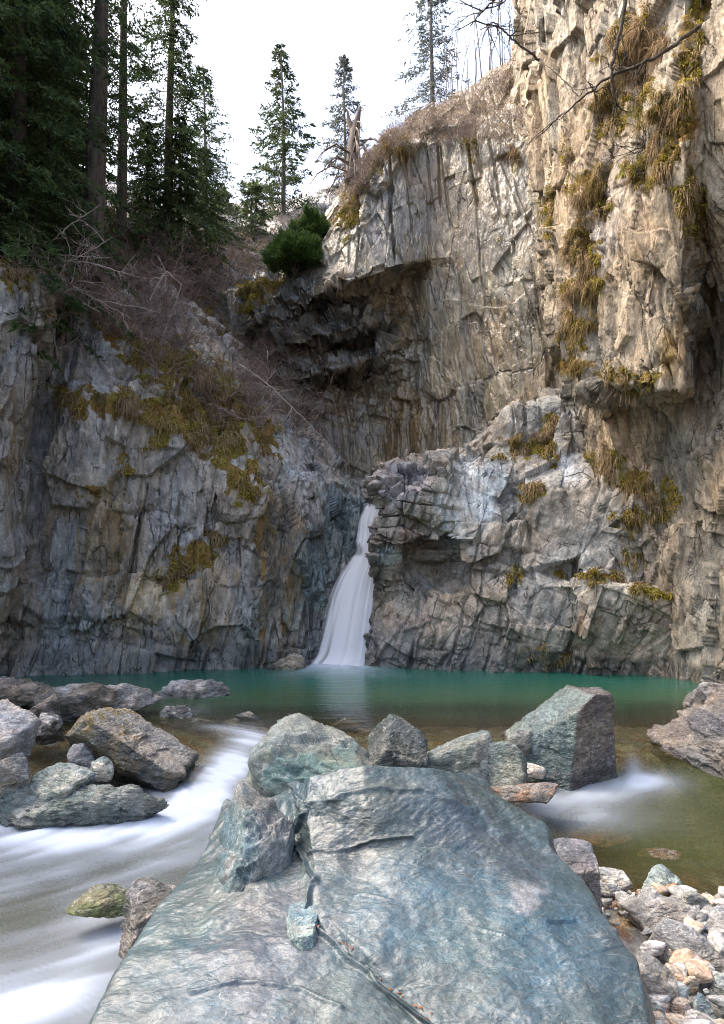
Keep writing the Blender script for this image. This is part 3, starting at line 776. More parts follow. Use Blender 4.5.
strand = fbm(np.stack([al[:, 1] * 9 + .8 * al[:, 0], al[:, 0] * 1.1, 0 * al[:, 0]], -1), 4, 95, .6)
vs[:, 1] -= .04 * strand
edge = sstep(0.0, .20, al[:, 1] + .16 * strand - .04)
alpha = np.clip(edge * (1.0 + .22 * strand), 0, 1) * sstep(0, .07, al[:, 0] + .03 * strand)
gap = sstep(.30, .345, al[:, 0] + .05 * strand) * sstep(.42, .38, al[:, 0]) * sstep(.45, .2, al[:, 1])
alpha = np.clip(alpha - gap * .6, 0, 1)
ff, fs = grid_faces(150, 90)
t = NT('falling_water')
dif = t.n('ShaderNodeBsdfDiffuse'); dif.inputs[0].default_value = (.93, .95, .98, 1)
tl = t.n('ShaderNodeBsdfTranslucent'); tl.inputs[0].default_value = (.93, .95, .98, 1)
mA = t.n('ShaderNodeMixShader'); mA.inputs[0].default_value = .5
t.t.links.new(dif.outputs[0], mA.inputs[1]); t.t.links.new(tl.outputs[0], mA.inputs[2])
tp = t.n('ShaderNodeBsdfTransparent'); mB = t.n('ShaderNodeMixShader'); t.put(mB.inputs[0], t.attr('alpha'))
t.t.links.new(tp.outputs[0], mB.inputs[1]); t.t.links.new(mA.outputs[0], mB.inputs[2]); t.t.links.new(mB.outputs[0], t.out.inputs[0])
M['fall'] = t.m
me = np_mesh('waterfall', vs, ff, fs, M['fall'], True, {'alpha': alpha})
tag(link(bpy.data.objects.new('waterfall', me)), 'silky white waterfall pouring between the cliffs into the pool', 'waterfall', kind='structure')


# ------------------------------------------------------------------ foreground boulder
def grow(row, dz=0):
    """(py, [(px, z), ...]) -> points on the boulder top with the skirts down its sides"""
    py_, pts = row
    out = []
    for q in pts:
        px_, z_ = q[:2]; pp = q[2] if len(q) > 2 else py_
        out.append(P(px_, pp, (H - z_) * F / (pp - HY)))
    l, r_ = out[0], out[-1]
    ls = [np.array([l[0] - .26, l[1] + .06, -1.0]), np.array([l[0] - .10, l[1] + .03, l[2] - .42])]
    rs = [np.array([r_[0] + .07, r_[1] + .02, r_[2] - .26]), np.array([r_[0] + .42, r_[1] + .05, -.95])]
    return ls + out + rs


rows = [
    (1500, [(-150, -.1), (60, .03), (300, .05), (470, .05), (490, .05), (640, .05), (760, .03), (850, .0)]),
    (1100, [(50, .30), (180, .36), (330, .38), (468, .36), (494, .38), (570, .39), (622, .39), (676, .36)]),
    (1024, [(95, .39), (205, .44), (330, .47), (418, .46), (442, .48), (520, .50), (596, .50), (648, .46)]),
    (960, [(128, .48), (212, .54), (300, .57), (352, .56), (374, .59), (470, .62), (572, .62), (637, .57)]),
    (912, [(160, .53), (218, .60), (262, .64), (300, .65), (322, .68), (420, .71), (535, .71), (599, .66)]),
    (880, [(186, .55), (225, .64), (266, .69), (300, .71), (318, .75), (405, .78), (508, .78), (585, .70)]),
    (850, [(206, .57), (232, .67), (266, .74), (300, .78), (314, .83), (392, .86), (486, .86), (552, .80)]),
    (825, [(216, .58), (236, .70), (266, .79), (296, .87), (308, .93), (378, .97), (466, .96), (541, .85)]),
    (800, [(226, .60), (244, .70), (268, .82), (290, .96), (304, 1.05), (366, 1.09), (448, 1.07), (504, .96)]),
    (775, [(238, .50, 812), (252, .55, 808), (268, .62, 804), (290, .80, 792), (310, 1.15, 777), (362, 1.23, 768), (430, 1.20, 769), (478, 1.0, 776)]),
]
ctrl = [grow(r_) for r_ in rows]
last = np.array(ctrl[-1]);
b1 = last + np.array([0, .16, -.10]); b1[[0, -1]] = last[[0, -1]] + np.array([0, .1, 0])
b2 = last + np.array([0, .55, 0]); b2[:, 2] = -.35; b3 = last + np.array([0, .8, 0]); b3[:, 2] = -1.1
ctrl += [b1, b2, b3]
ctrl = np.array(ctrl)


def seam_dist(px_, py_, line):
    d = np.full(px_.shape, 1e3)
    for (x0, y0), (x1, y1) in zip(line[:-1], line[1:]):
        t_ = np.clip(((px_ - x0) * (x1 - x0) + (py_ - y0) * (y1 - y0)) / ((x1 - x0) ** 2 + (y1 - y0) ** 2), 0, 1)
        d = np.minimum(d, np.hypot(px_ - x0 - t_ * (x1 - x0), py_ - y0 - t_ * (y1 - y0)))
    return d


SEAMS = [([(296, 790), (303, 812), (292, 838), (306, 862), (318, 884), (312, 908), (304, 922), (322, 938), (345, 962), (372, 980), (398, 1000), (436, 1030), (520, 1110)], 1.7, .034),
        
         ([(310, 855), (345, 852), (372, 842), (410, 838)], 1.6, .02), ([(520, 915), (545, 922), (575, 921)], 1.0, .015),
         ([(330, 800), (372, 790), (420, 792), (470, 812)], 2.5, .02), ([(190, 995), (240, 985), (300, 990), (340, 1010)], 1.8, .018), ([(470, 925), (492, 932), (520, 944)], .9, .008), ([(560, 960), (600, 952), (622, 946)], .9, .010), ([(380, 1000), (420, 985), (470, 990)], .8, .006), ([(345, 900), (365, 896), (392, 902)], .8, .006)]


def rec_slab(p, n, seed):
    R = rotm(22, -12, 38)
    w = p + .10 * np.stack([perlin(p * 1.3, seed + 1), perlin(p * 1.3, seed + 2), perlin(p * 1.3, seed + 3)], -1)
    d2, e2, t2 = facet(w, (.5, .3, .25), R, seed + 1, 1, .9, .0, .04)
    m = sstep(-.1, .5, fbm(p * 1.4, 2, seed + 9))
    px_, py_ = proj(p)
    rugged = np.maximum(0 * px_, .5 * np.exp(-((py_ - 815) / 34) ** 2))
    ridge = -np.abs(perlin(w * 1.1, seed + 21)) * .05 - np.abs(perlin(w * np.array([3.1, 3.1, 3.1]) + 3, seed + 22)) * .02 * (.3 + rugged)
    strat = fbm((w @ R) * np.array([1.0, 11, 13]), 4, seed + 15, .6)
    lay = (w @ R)[:, 2] * 9 + .8 * perlin(p * 1.2, seed + 25)
    lay = np.floor(lay) + sstep(.35, .65, lay - np.floor(lay))
    step_ = (lay / 9 - (w @ R)[:, 2]) * .22
    d = ridge + step_ * (.2 + .8 * np.maximum(m, rugged)) + .030 * fbm(p * 2.2, 7, seed + 5, .52) + .014 * strat * (.35 + .65 * rugged) + .012 * rugged * fbm(p * 7, 4, seed + 6, .6) 
    wob = 5 * perlin(p * 6, 77) + 2 * perlin(p * 18, 78)
    for line, wd_, dp in SEAMS:
        sd_ = seam_dist(px_ + wob, py_ + .6 * wob, line)
        d = d - dp * np.exp(-(sd_ / wd_) ** 2) * (p[:, 2] > .2)
    return d, .5 + .5 * (t2 - .5) * .6


slab = rock_mass('foreground_boulder', ctrl, .0085, rec_slab, M['slab'], (.062, .112, .136),
                 tints=[(480, 930, 130, 60, 15, .85, (.06, .13, .168)), (420, 815, 90, 40, 10, .6, (.115, .15, .15)), (180, 940, 60, 50, -20, .75, (.064, .13, .164)), (270, 950, 60, 70, 30, .7, (.092, .098, .118)), (255, 840, 40, 46, 0, .5, (.17, .20, .195)),
                        (530, 895, 24, 16, 20, .75, (.42, .40, .40)), (500, 850, 80, 26, 30, .55, (.08, .10, .122)), (340, 840, 40, 40, 30, .5, (.078, .098, .114)), (330, 990, 70, 34, 20, .5, (.10, .155, .18)), (600, 960, 40, 70, 30, .5, (.11, .155, .17))],
                 seed=71, tintrag=.9, blur=5, cubic=False, wetz=-.35, smooth=True)
tag(slab, 'huge cracked blue green boulder filling the foreground', 'boulder')


# ------------------------------------------------------------------ loose rocks
def ico(n):
    import bmesh
    bm = bmesh.new(); bmesh.ops.create_icosphere(bm, subdivisions=n, radius=1)
    v = np.array([x.co[:] for x in bm.verts]); f = np.array([[q.index for q in p.verts] for p in bm.faces])
    bm.free()
    return v / np.linalg.norm(v, axis=1, keepdims=True), f


ICO = {n: ico(n) for n in (3, 4, 5, 6)}


def rock_mesh(name, seed, dims, planes=None, nplanes=14, soft=.0, sub=5, rough=.05, colour=(.25, .25, .25), colour2=None, mat=None, moss=0, wetz=None, rot=(0, 0, 0), strata=0.0, pcol=None):
    r = np.random.default_rng(seed)
    u, f = ICO[sub]
    if planes is None:
        n = r.normal(size=(nplanes, 3)); n /= np.linalg.norm(n, axis=1, keepdims=True)
        n = np.concatenate([n, [[0, 0, -1]]])
        h = r.uniform(.62, 1.0, len(n))
    else:
        pl = np.array(planes, float); n = pl[:, :3] / np.linalg.norm(pl[:, :3], axis=1, keepdims=True); h = pl[:, 3]
    dt = u @ n.T
    k = h[None, :] / np.maximum(dt, 1e-3)
    k = np.where(dt > .02, k, 9)
    if soft > 0:
        rad = (np.sum(k ** (-1 / soft), 1)) ** (-soft)
        rad = np.minimum(rad, 1.35)
    else:
        rad = np.minimum(k.min(1), 1.45)
    p = u * rad[:, None]
    lo_, hi_ = p.min(0), p.max(0); p = (p - (lo_ + hi_) / 2) / ((hi_ - lo_) / 2)
    dims = np.array(dims, float)
    w = p * dims
    s = float(dims.mean())
    q = w / s + seed * 3.1
    nn = u
    d = rough * s * (.9 * fbm(q * 1.6, 5, seed, .55)) + rough * s * .75 * facet(q, (.5, .5, .3), rotm(20, 15, seed * 40), seed, 1, 1.2, .0)[0] + rough * s * .3 * facet(q, (.2, .2, .11), rotm(20, 15, seed * 40), seed + 1, 1, 1.2, .0)[0]
    if strata:
        R = rotm(*rot)
        d = d + strata * s * fbm((q @ R) * np.array([1.2, 1.2, 14]), 3, seed + 4) * .5
    w = w + nn * d[:, None]
    c = np.ones((len(w), 3)) * np.array(colour)
    pk = k.argmin(1)
    if colour2 is not None:
        m = sstep(-.12, .2, fbm(q * 1.1, 4, seed + 8))[:, None]
        c = c * (1 - m) + np.array(colour2) * m
    for a_, b_ in (pcol or {}).items(): c[pk == a_] = b_
    up = u
    mo = moss * sstep(.0, .6, up[:, 2])
    wt = sstep(wetz + .24, wetz + .05, w[:, 2] + .08 * fbm(q * 3, 2, seed + 6)) if wetz is not None else np.zeros(len(w))
    return np_mesh(name, w, f.ravel(), np.full(len(f), 3), mat or M['stone'], True, {'Col': c, 'moss': mo, 'stain': np.zeros(len(w)), 'wet': wt})


def put_rock(name, box, D, label, cat='rock', seed=1, depth=.8, sink=.35, group=None, z0=None, **kw):
    """a rock that fills the given picture box at the distance D, its foot sunk by a share of its height"""
    x0, y0, x1, y1 = box
    wd = (x1 - x0) / F * D / 2
    yc = D + wd * depth * .45
    wd = (x1 - x0) / F * yc / 2
    top = H + (HY - y0) / F * (yc + wd * depth * .2)
    bot = H + (HY - y1) / F * D
    ht = max(top - bot, .12 * wd)
    hz = ht * (1 + sink) / 2
    dims = (wd, wd * depth, hz)
    zc = top - hz
    xc = ((x0 + x1) / 2 - CX) / F * yc
    wl = float(water_z(np.array([xc]), np.array([D]))[0]) - zc
    me = rock_mesh(name, seed, dims, wetz=wl if kw.pop('wet', True) else None, **kw)
    o = link(bpy.data.objects.new(name, me)); o.location = (xc, yc, zc)
    tag(o, label, cat, group)
    return o


GT = (.16, .20, .19); GT2 = (.26, .28, .26); GR = (.19, .19, .18); DK = (.09, .09, .09); WM = (.28, .24, .19); PL = (.38, .37, .35)
put_rock('boulder', (248, 718, 392, 812), 6.2, 'rounded mottled teal boulder behind the big foreground boulder', 'boulder', 101, .9, .6, nplanes=16, soft=.10, sub=6, rough=.08, colour=(.075, .118, .118), colour2=(.13, .145, .135), mat=M['slab'], strata=.02, rot=(15, -20, 0))
put_rock('rock', (368, 718, 428, 772), 8.0, 'dark wedge rock between the teal boulder and a pale green stone', 'rock', 102, .9, .4, colour=(.045, .058, .056), colour2=(.085, .095, .09), rough=.06, planes=[(.5, -.5, .8, .5), (-.75, -.3, .7, .75), (.2, -1, 0, .7), (1, 0, 0, .95), (-1, 0, 0, .95), (0, 1, 0, .9), (0, 0, -1, 1), (.75, -.9, .1, .8)])
put_rock('rock', (416, 731, 492, 778), 8.4, 'pale grey green rounded stone left of a darker green one', 'rock', 103, .9, .4, soft=.08, colour=(.17, .19, .18), colour2=(.12, .15, .145), rough=.07)
put_rock('rock', (478, 741, 528, 779), 8.2, 'small dark green wet stone between pale stone and upright block', 'rock', 104, .9, .4, soft=.07, colour=(.08, .105, .098), colour2=(.13, .15, .14))
put_rock('rock', (507, 729, 534, 760), 9.3, 'small rounded dark stone leaning on the upright block', 'rock', 105, .9, .3, soft=.12, colour=(.17, .18, .17), colour2=DK)
put_rock('rock', (522, 763, 546, 774), 9.0, 'tiny pale stone at the foot of the upright block', 'rock', 106, .9, .5, soft=.1, sub=4, colour=PL)
put_rock('rock', (470, 781, 560, 795), 7.7, 'flat reddish wet slab barely above the water below the stones', 'rock', 107, .5, .8, soft=.05, sub=5, colour=(.2, .13, .09), colour2=(.16, .15, .14))
# the upright block: explicit faces
put_rock('upright_block', (511, 688, 613, 776), 9.3, 'tall upright grey block with smooth teal left face standing in the river', 'boulder', 108, .75, .25,
         planes=[(1, 0, .07, .97), (-1, 0, 0, .98), (-.60, -.12, .80, .50), (-.50, -1, .12, .56), (.42, -1, .0, .62), (.06, 0, 1, .97), (0, 1, .1, .8), (0, 0, -1, 1)],
         pcol={3: (.10, .145, .15), 2: (.12, .16, .16)}, sub=6, rough=.04, colour=(.085, .08, .082), colour2=(.13, .12, .11), strata=.09, rot=(0, 86, 20))
put_rock('outcrop', (666, 694, 800, 780), 9.4, 'wide layered dark outcrop rising from the right edge of the pool', 'outcrop', 109, .8, .3,
         planes=[(-.62, -.35, .75, .52), (-.2, -1, .45, .55), (-1, -.3, -.05, .93), (.3, -.4, 1, .75), (.4, -1, .2, .7), (1, 0, 0, 1), (0, 1, .1, .9), (0, 0, -1, 1), (-.75, -.8, .25, .70)],
         sub=6, rough=.11, colour=(.085, .085, .092), colour2=(.14, .13, .12), strata=.16, rot=(10, 22, 0))
put_rock('submerged_stone', (566, 829, 634, 846), 7.5, 'orange brown stone barely covered by the right hand pool', 'rock', 150, .7, .6, soft=.1, colour=(.26, .12, .035), colour2=(.16, .09, .04))
put_rock('submerged_stone', (640, 848, 690, 858), 6.9, 'dull brown stone under the water off the shore', 'rock', 151, .7, .9, soft=.1, colour=(.16, .10, .04), colour2=(.12, .09, .05))
put_rock('rock', (690, 681, 745, 706), 13.5, 'pale lichen spotted slab behind the layered outcrop', 'rock', 110, .8, .3, colour=(.33, .31, .30), colour2=DK)
put_rock('rock', (684, 690, 712, 712), 12.5, 'small dark pointed rock at the far end of the outcrop', 'rock', 111, .8, .3, colour=(.14, .13, .12))
# left group
put_rock('mossy_boulder', (64, 705, 189, 772), 9.3, 'long tilted dark boulder with orange lichen on its pale top among the left rocks', 'boulder', 112, .6, .3,
         planes=[(.75, -.20, .66, .26), (-.8, -.3, .6, .80), (.22, -1, .05, .46), (.75, -.6, .0, .74), (1, 0, -.2, .97), (-1, 0, .1, .92), (0, 1, .2, .8), (0, 0, -1, .98), (-.3, .3, 1, .86), (-.5, -1, -.1, .66), (-.6, -.6, -.6, .40)],
         pcol={0: (.21, .20, .18), 8: (.27, .19, .09)}, sub=6, rough=.075, colour=(.075, .085, .08), colour2=(.15, .13, .09), moss=.40, strata=.07, rot=(0, 40, -10))
put_rock('slab_rock', (-50, 702, 27, 762), 8.6, 'pale tilted slab standing at the left edge of the picture', 'rock', 113, .8, .3,
         planes=[(.5, -.4, .8, .6), (.2, -1, .1, .7), (1, -.2, -.3, .8), (-1, 0, 0, 1), (0, 1, 0, .9), (0, 0, -1, 1), (-.3, -.2, 1, .8)], sub=5, rough=.05, colour=(.36, .35, .34), colour2=(.28, .27, .26), strata=.05, rot=(0, 20, 10))
put_rock('rock', (-30, 676, 66, 704), 13, 'low brown shelf rock below the left cliff', 'rock', 114, .7, .4, colour=(.09, .08, .065), colour2=(.19, .175, .155), rough=.12, strata=.1)
put_rock('rock', (44, 682, 156, 716), 12.2, 'long dark flat slab with pale top behind the mossy boulder', 'rock', 115, .55, .4, colour=(.09, .085, .075), colour2=(.27, .26, .25), rough=.10, strata=.10, rot=(0, 8, 12))
put_rock('rock', (14, 694, 62, 736), 10.4, 'dark blocky rock between the edge slab and the mossy boulder', 'rock', 116, .8, .3, colour=(.075, .07, .065), colour2=(.17, .155, .14), rough=.1)
put_rock('rock', (34, 712, 60, 730), 10, 'small white flecked stone between dark blocks', 'rock', 117, .8, .3, colour=(.36, .36, .36), colour2=DK, sub=5)
put_rock('rock', (-14, 752, 34, 775), 8.3, 'dark wet stone under the pale slab on the left', 'rock', 118, .8, .4, colour=(.13, .135, .14), colour2=GR)
put_rock('rock', (32, 762, 92, 790), 8.4, 'small rounded grey green stone above the long flat rock', 'rock', 119, .8, .4, soft=.08, colour=(.32, .34, .32), colour2=GT)
put_rock('rock', (68, 744, 94, 768), 8.9, 'little upright dark stone before the mossy boulder', 'rock', 120, .8, .4, colour=(.2, .2, .21), sub=5)
put_rock('rock', (88, 757, 114, 775), 8.7, 'little pale angular stone at the foot of the mossy boulder', 'rock', 121, .8, .4, colour=(.36, .36, .33), colour2=GT, sub=5)
put_rock('rock', (112, 726, 140, 748), 9.6, 'small brown stone in the trickle left of the rapids', 'rock', 136, .8, .4, colour=(.16, .13, .09), sub=5)
put_rock('flat_rock', (-50, 784, 168, 816), 8.2, 'long low wave shaped dark green rock in the stream', 'rock', 122, .22, .5, nplanes=10, soft=.10, sub=6, rough=.10, colour=(.10, .13, .125), colour2=(.20, .22, .21), strata=.12, rot=(30, 3, 4))
put_rock('pointed_rock', (118, 880, 186, 946), 5.2, 'dark pointed rock against the left flank of the foreground boulder', 'rock', 123, .9, .3,
         planes=[(-.1, -.5, .9, .55), (-.75, -.6, .1, .72), (.5, -.85, -.1, .66), (.3, .2, 1, .6), (1, 0, 0, .9), (-1, .4, .2, .8), (0, 1, 0, .9), (0, 0, -1, 1)], sub=6, rough=.06, colour=(.085, .085, .08), colour2=(.15, .145, .14), strata=.06)
put_rock('rock', (70, 886, 136, 908), 5.9, 'green algae covered stone just under the water by the pointed rock', 'rock', 124, .7, .6, soft=.1, colour=(.09, .11, .05), colour2=(.14, .14, .09))
put_rock('island_rock', (148, 680, 232, 702), 14.6, 'low grey and white flecked island rock in the pool', 'rock', 125, .35, .6, colour=(.36, .35, .35), colour2=(.15, .15, .155), rough=.12)
put_rock('rock', (160, 705, 194, 721), 12.4, 'small pale flat stone at the head of the rapids', 'rock', 126, .6, .5, colour=(.34, .35, .35), colour2=DK, sub=5)
put_rock('rock', (268, 653, 308, 672), 19.6, 'brown ledge stone beside the foot of the waterfall', 'rock', 127, .5, .5, colour=(.18, .16, .12), colour2=(.27, .25, .21), rough=.12)
put_rock('rock', (545, 845, 600, 905), 4.9, 'dark purple grey block against the right flank of the foreground boulder', 'rock', 128, .9, .3,
         planes=[(0, -.3, 1, .75), (1, -.1, .05, .75), (.1, -1, 0, .8), (-1, 0, 0, 1), (0, 1, 0, 1), (0, 0, -1, 1)], sub=6, rough=.04, colour=(.13, .125, .135), colour2=(.10, .10, .105), strata=.07, rot=(70, 0, 0))
put_rock('rock', (204, 787, 316, 930), 3.75, 'angular mottled shoulder block on the left side of the foreground boulder', 'rock', 132, .85, .7,
         planes=[(.05, -.75, 1, .74), (-.75, -.5, .55, .66), (.62, -.75, .35, .60), (-.25, -1, .35, .66), (.9, -.05, .35, .78), (0, 1, .2, .8), (0, 0, -1, 1), (.35, -.2, 1, .84), (-1, .1, .1, .9), (.3, -.9, .75, .70)],
         sub=6, rough=.085, colour=(.085, .12, .13), colour2=(.135, .14, .135), pcol={2: (.15, .16, .155)}, mat=M['slab'], strata=.03, rot=(10, -30, 20), wet=False)
flake = put_rock('rock', (283, 900, 324, 930), 3.30, 'small pale teal flake lying in the crack of the foreground boulder', 'rock', 131, 1.5, .3, planes=[(.1, -.45, 1, .5), (-1, -.3, .2, .8), (1, -.3, .2, .7), (.3, -1, .2, .8), (0, 1, .1, .9), (0, 0, -1, 1), (-.5, -1, 0, .8)], sub=6, rough=.07, colour=(.13, .185, .20), colour2=(.14, .17, .17), mat=M['slab'], wet=False)
flake.location.z -= .055
for k, (x, y) in enumerate([(250, 716), (300, 718), (345, 722), (205, 722), (235, 722)]):
    put_rock('rock', (x - 14, y - 5, x + 14, y + 4), 12.2, 'low wet stone breaking the pool outlet lip', 'rock', 140 + k, .6, .8, sub=4, group='stones along the pool outlet', colour=(.17, .15, .12), colour2=GR)
# right shore stones
SH = [((594, 867, 632, 884), 5.6, (.42, .42, .40), .06, 'flat pale stone next to the purple block'), ((598, 880, 622, 894), 5.4, (.36, .37, .36), .08, 'pale grey stone left of the white oval pebble'),
      ((614, 890, 640, 906), 5.2, (.48, .46, .44), .12, 'whitish oval pebble above the dark sided slab'), ((638, 862, 682, 890), 5.8, (.26, .33, .33), .06, 'teal lens shaped stone at the water edge'),
      ((657, 882, 686, 898), 5.5, (.40, .21, .08), .06, 'orange stone near the water edge'), ((668, 886, 708, 916), 5.3, (.29, .30, .28), .05, 'grey humped stone behind the dark sided slab'),
      ((618, 893, 700, 928), 5.0, (.27, .265, .25), .05, 'wide dark sided grey slab on the shore'), ((698, 888, 745, 910), 5.5, (.27, .26, .25), .05, 'wide flat stone at the right edge by the water'),
      ((690, 906, 760, 940), 4.9, (.34, .34, .335), .05, 'pale grey stone cut by the right edge'), ((648, 916, 732, 984), 4.5, (.25, .25, .245), .06, 'large banded grey stone on the right shore'),
      ((626, 950, 678, 1000), 4.1, (.33, .31, .28), .12, 'rounded pale stone against the boulder'), ((694, 966, 760, 1020), 4.2, (.24, .265, .25), .04, 'angular dark green stone at the right edge'),
      ((676, 1010, 712, 1040), 3.9, (.46, .46, .47), .12, 'white oval stone at the bottom edge'), ((666, 996, 694, 1016), 4.0, (.40, .32, .26), .08, 'pinkish angular stone above the white oval'),
      ((688, 992, 716, 1024), 4.0, (.23, .29, .29), .06, 'long teal stone beside the pinkish one'), ((640, 994, 668, 1034), 3.9, (.25, .26, .25), .07, 'grey green stone wedged beside the boulder at the bottom'),
      ((676, 972, 698, 990), 4.25, (.45, .36, .25), .10, 'cream and orange pebble below the banded stone'), ((688, 968, 702, 982), 4.35, (.38, .43, .48), .12, 'bluish pebble right of the cream one'),
      ((650, 1000, 668, 1020), 3.95, (.45, .47, .50), .1, 'bluish white pebble left of the pinkish stone'), ((640, 885, 660, 898), 5.4, (.30, .31, .30), .12, 'small round grey stone left of the orange one')]
for k, (b, D, c, s, lb) in enumerate(SH):
    b = (b[0] + .07 * (b[2] - b[0]), b[1] + .05 * (b[3] - b[1]), b[2] - .07 * (b[2] - b[0]), b[3])
    put_rock('shore_stone', b, D, lb, 'stone', 160 + k, .8, .35, soft=s, sub=5, rough=.05, colour=tuple(x * .92 for x in c), colour2=tuple(x * .66 for x in c), strata=.03, rot=(8, (k * 37) % 30 - 15, (k * 71) % 90), wet=False)


def bed_z(x, y):
    return float(water_z(np.array([x]), np.array([y]))[0] - bed_depth(np.array([x]), np.array([y]))[0])


pcols = [(.40, .39, .37), (.30, .30, .29), (.25, .28, .28), (.38, .28, .20), (.46, .45, .45), (.22, .22, .215), (.42, .34, .26)]
pebs = [rock_mesh('pebble', 200 + k, (.05, .038, .024), nplanes=12, soft=.12 if k % 2 else .05, sub=3, rough=.05, colour=c) for k, c in enumerate(pcols)]
for k in range(300):
    y = random.uniform(3.5, 6.2); px_ = random.uniform(590, 740)
    x = (px_ - CX) / F * y
    if x < 1.1 + .03 * (y - 4): continue
    s = random.choice([.5, .7, .8, 1, 1.2, 1.6, 2.1])
    o = bpy.data.objects.new('pebble', pebs[k % len(pebs)]); link(o)
    o.location = (x, y, bed_z(x, y) + .055 + .03 * s); o.scale = (s, s, s)
    o.rotation_euler = (random.uniform(-.5, .5), random.uniform(-.5, .5), random.uniform(0, 6))
    tag(o, 'small loose pebble lying between the larger stones of the right shore', 'pebble', 'pebbles on the right shore')


# ------------------------------------------------------------------ plants
class TriMesh:
    def __init__(s): s.v = []; s.f = []; s.sz = []; s.n = 0

    def add(s, v, f):
        s.v.append(np.asarray(v, np.float32)); f = np.asarray(f); s.f.append(f.ravel() + s.n); s.sz.append(np.full(len(f), f.shape[1])); s.n += len(v)

    def tube(s, pts, rads, k=5):
        pts = np.asarray(pts, float); m = len(pts)
        d = np.gradient(pts, axis=0); d /= np.linalg.norm(d, axis=1, keepdims=True) + 1e-9
        ref = np.array([.3, .9, .2]) if abs(d[0] @ np.array([0, 0, 1])) > .7 else np.array([0, 0, 1.])
        a = np.cross(d, ref); a /= np.linalg.norm(a, axis=1, keepdims=True) + 1e-9
        b = np.cross(d, a)
        th = np.arange(k) * 2 * np.pi / k
        v = pts[:, None] + (a[:, None] * np.cos(th)[None, :, None] + b[:, None] * np.sin(th)[None, :, None]) * np.asarray(rads)[:, None, None]
        i = np.arange(m - 1)[:, None] * k; j = np.arange(k)[None]; jn = (j + 1) % k
        f = np.stack([i + j, i + jn, i + k + jn, i + k + j], -1).reshape(-1, 4)
        s.add(v.reshape(-1, 3), f)

    def tris(s, a, b, c):
        n = len(a); v = np.stack([a, b, c], 1).reshape(-1, 3)
        s.add(v, np.arange(3 * n).reshape(-1, 3))

    def build(s, name, mat, smooth=False):
        if not s.v: s.add(np.zeros((3, 3)), np.array([[0, 1, 2]]))
        return np_mesh(name, np.concatenate(s.v), np.concatenate(s.f), np.concatenate(s.sz), mat, smooth)


def unit(v): return v / (np.linalg.norm(v, axis=-1, keepdims=True) + 1e-9)


def conifer_meshes(seed, height, rad, crown0, spread, step, mat_n, mat_b, droop=.35, needle=.10, per=7, thin=0.0, lean=(0, 0), top=1.0, width=.022, pw=.8, twigs=1.0):
    """trunk with limbs, and a crown of short needle sprays carried along drooping branches"""
    r = np.random.default_rng(seed)
    T, Cn = TriMesh(), TriMesh()
    hs = np.linspace(0, 1, 16)
    axis_ = np.stack([lean[0] * height * hs + .10 * np.sin(hs * 5 + seed) * hs, lean[1] * height * hs + .1 * np.cos(hs * 4 + seed) * hs, height * hs], -1)
    T.tube(axis_, rad * (1 - hs * .94) ** .85 + .01, 9)
    at = lambda h: np.array([np.interp(h, hs, axis_[:, k]) for k in range(3)])
    h = crown0
    A, B_, C_ = [], [], []
    while h < .985 * top:
        nb = r.integers(3, 6)
        az0 = r.uniform(0, 6.28)
        for k in range(nb):
            if r.random() < thin: continue
            az = az0 + k * 6.28 / nb + r.normal() * .35
            tt_ = (1 - h)
            L = spread * max(.06, tt_ ** pw) * r.uniform(.6, 1.15)
            if h < crown0 + .1: L *= .8
            n = max(4, int(L / .22))
            s_ = np.linspace(0, 1, n)
            up = .35 * (h - .35) - droop * (1.1 - h)
            dirh = np.array([math.cos(az), math.sin(az), 0])
            pts = at(h + r.normal() * .006) + dirh * (L * s_)[:, None] + np.array([0, 0, 1]) * (L * (up * s_ - droop * .6 * s_ ** 2 + .32 * droop * s_ ** 4))[:, None]
            pts += np.cumsum(r.normal(size=pts.shape) * .02, 0)
            T.tube(pts, np.maximum(.004, .018 * L / 2 * (1 - s_ * .85)), 3)
            side = np.array([-dirh[1], dirh[0], 0])
            # side twigs
            m = int(n * 2.6 * twigs) + 2
            tpos = np.clip(r.uniform(.12, 1.02, m), 0, 1)
            org = np.stack([np.interp(tpos, s_, pts[:, q_]) for q_ in range(3)], -1)
            tl = np.minimum(.62, .25 + .35 * L * (1 - tpos) * .6) * r.uniform(.6, 1.2, m)
            sg = np.where(r.random(m) < .5, -1, 1)
            td = unit(side[None] * sg[:, None] * r.uniform(.5, 1., (m, 1)) + dirh[None] * r.uniform(.35, .9, (m, 1)) + np.array([0, 0, 1.]) * (r.normal(size=(m, 1)) * .18 - droop * .75))
            # needles along each twig
            for q_ in range(per):
                f_ = (q_ + r.random(m)) / per
                base = org + td * (tl * f_)[:, None] + np.array([0, 0, -1]) * (droop * .25 * tl * f_ ** 2)[:, None]
                nd = unit(td + r.normal(size=(m, 3)) * .55)
                wv_ = unit(np.cross(nd, r.normal(size=(m, 3)))) * width * r.uniform(.7, 1.3, (m, 1))
                ln = needle * r.uniform(.7, 1.4, (m, 1))
                A.append(base - wv_); B_.append(base + wv_); C_.append(base + nd * ln)
        h += step / height * r.uniform(.7, 1.3)
    if A: Cn.tris(np.concatenate(A), np.concatenate(B_), np.concatenate(C_))
    return T.build('trunk', mat_b, True), Cn.build('crown', mat_n)


def place_tree(name, meshes, loc, label, rz=0, scale=1, group=None, sink=1.0):
    loc = np.array(loc) - [0, 0, sink]
    e = empty(name, loc); e.rotation_euler = (0, 0, rz); e.scale = (scale,) * 3
    link(bpy.data.objects.new('trunk', meshes[0]), e); link(bpy.data.objects.new('crown', meshes[1]), e)
    tag(e, label, 'tree', group)
    return e


def tz(px, py, D): return P(px, py, D)


